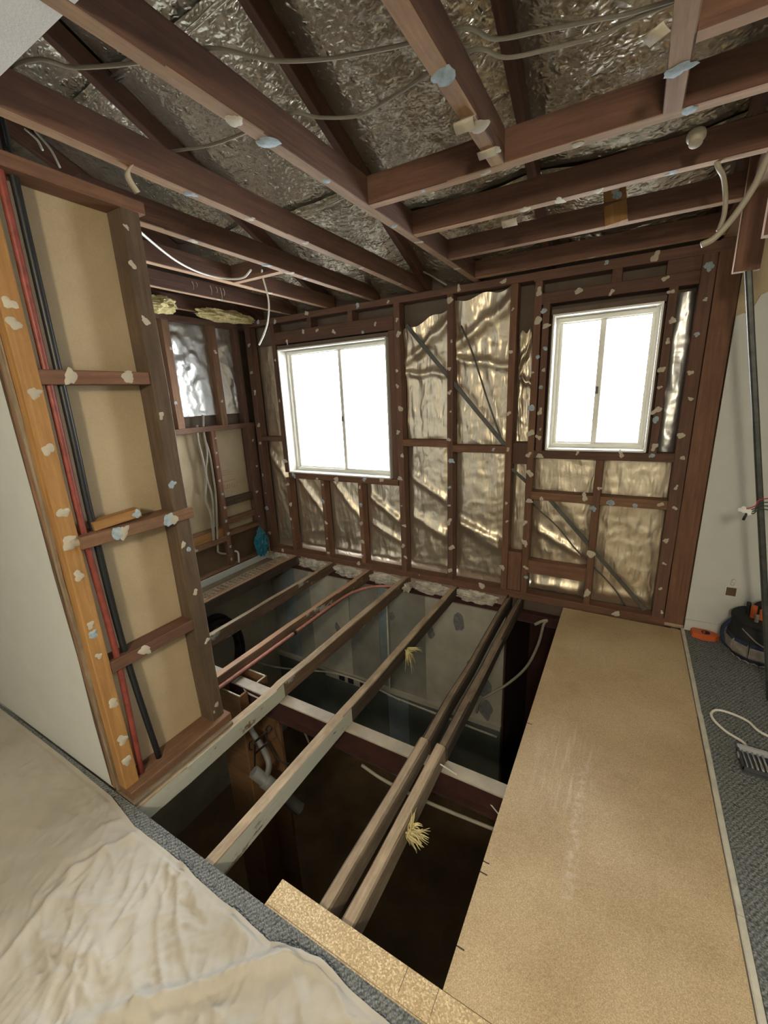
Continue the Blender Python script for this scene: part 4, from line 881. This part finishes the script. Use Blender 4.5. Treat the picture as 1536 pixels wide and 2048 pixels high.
for x, y, z in ((.0, -.03, .345), (.06, -.03, .335), (.03, -.035, .315)): slab('buckle', (bx + x, bx + x + .02), (by + y, by + y + .006), (z, z + .012), M['white_plastic'], tb, .002)
tube('side_loop', [(bx - .145, by + .02, .22), (bx - .185, by + .02, .15), (bx - .18, by + .01, .08), (bx - .145, by, .03)], .02, M['navy'], tb, 8, flat=.5)
for k in range(9):
    a = math.radians(195 + 17 * k); tube('frayed_edge', [(bx + math.cos(a) * .139, by + math.sin(a) * .139, .008), (bx + math.cos(a + .12) * .143, by + math.sin(a + .12) * .143, .018), (bx + math.cos(a + .25) * .139, by + math.sin(a + .25) * .139, .007)], .004, M['grey_canvas'], tb, 5, 3)
# socket box on the white wall
so = thing('wall_socket', (.69, 3.285, .335), 'open wall socket box with a pale surround above the tool bag', 'socket')
for a in (((.655, .66), (.30, .37)), ((.713, .718), (.30, .37)), ((.66, .713), (.30, .305)), ((.66, .713), (.365, .37))): slab('surround', a[0], (3.274, 3.286), a[1], M['trim_white'], so)
slab('cavity', (.66, .713), (3.283, 3.2862), (.305, .365), M['brown_sheet'], so); lathe('cable_stub', (.688, 3.284, .385), [(.011, 0), (.011, .012), (.007, .014), (.007, .03), (.010, .032), (.010, .04)], M['trim_white'], so, 12, (0, -.5, 1))
# bit case
cs = thing('drill_bit_case', (.63, 2.09, 0), 'open grey case holding a row of bright drill bits', 'case')
slab('tray', (.578, .70), (2.02, 2.155), (.004, .022), M['case'], cs, .004)
for a in (((.578, .584), (2.02, 2.155)), ((.694, .70), (2.02, 2.155)), ((.578, .70), (2.02, 2.027))): slab('rim', a[0], a[1], (.022, .040), M['case'], cs, .002)
slab('rear_rim', (.578, .70), (2.140, 2.162), (.022, .046), M['case_top'], cs, .003); slab('lid', (.70, .80), (2.02, 2.16), (.004, .02), M['case_top'], cs, .004); slab('hinge', (.574, .580), (2.09, 2.12), (.02, .034), M['case_top'], cs, .002)
for k in range(5): tube('drill_bit', [(.597 + .018 * k, 2.032, .030), (.594 + .018 * k, 2.136, .032)], .0036 + .0005 * k, M['chrome'], cs, 8)
slab('socket_piece', (.676, .690), (2.04, 2.13), (.022, .032), M['navy'], cs, .002)
cable('extension_cord', [(.622, 2.17, .012)] + [PZ(a, b, .013) for a, b in ((1487, 1485), (1455, 1465), (1432, 1445), (1423, 1432), (1424, 1424), (1435, 1420), (1460, 1426), (1495, 1442), (1536, 1472))] + [(.95, 2.30, .013)], .006, 'cable_white', 'white cord looping on the carpet behind the bit case', 'cord')
# leaning pole
tag(beam('prop_pole', PY(1496, 536, 2.62), PZ(1540, 1400, 0.004), .026, .026, M['pole'], jit=.0008, ch=.006, up=(0, 1, 0)), 'scuffed dark pole leaning from carpet to hanger board', 'pole')
# wires with terminal block
tw = thing('terminal_block', PY(1492, 1022, 2.5), 'white terminal connector on red and dark wires by the pole', 'connector')
c = PY(1492, 1022, 2.5)
slab('block', (c.x - .018, c.x + .02), (2.49, 2.51), (c.z - .008, c.z + .010), M['white_plastic'], tw, .003)
for dx, dz in ((-.022, .004), (-.010, .014), (.012, -.012)): slab('terminal', (c.x + dx - .008, c.x + dx + .008), (2.492, 2.508), (c.z + dz - .007, c.z + dz + .007), M['white_plastic'], tw, .003)
tube('plug', [c + V((.004, 0, -.01)), c + V((-.004, 0, -.045))], .006, M['iron'], tw, 8)
for k, m in enumerate(('red_wire', 'green_wire', 'green_wire', 'green_wire')): tube('wire', [c + V((-.006 + .008 * k, .002 * k, .008 - .005 * k)), c + V((.03, .004, .026 - .012 * k)), PY(1520, 1000 + 6 * k, 2.52), PY(1560, 990 + 8 * k, 2.55), V((.80, 2.62, 1.25)), V((.78, 2.62, 2.43))], .0028, M[m], tw, 6)
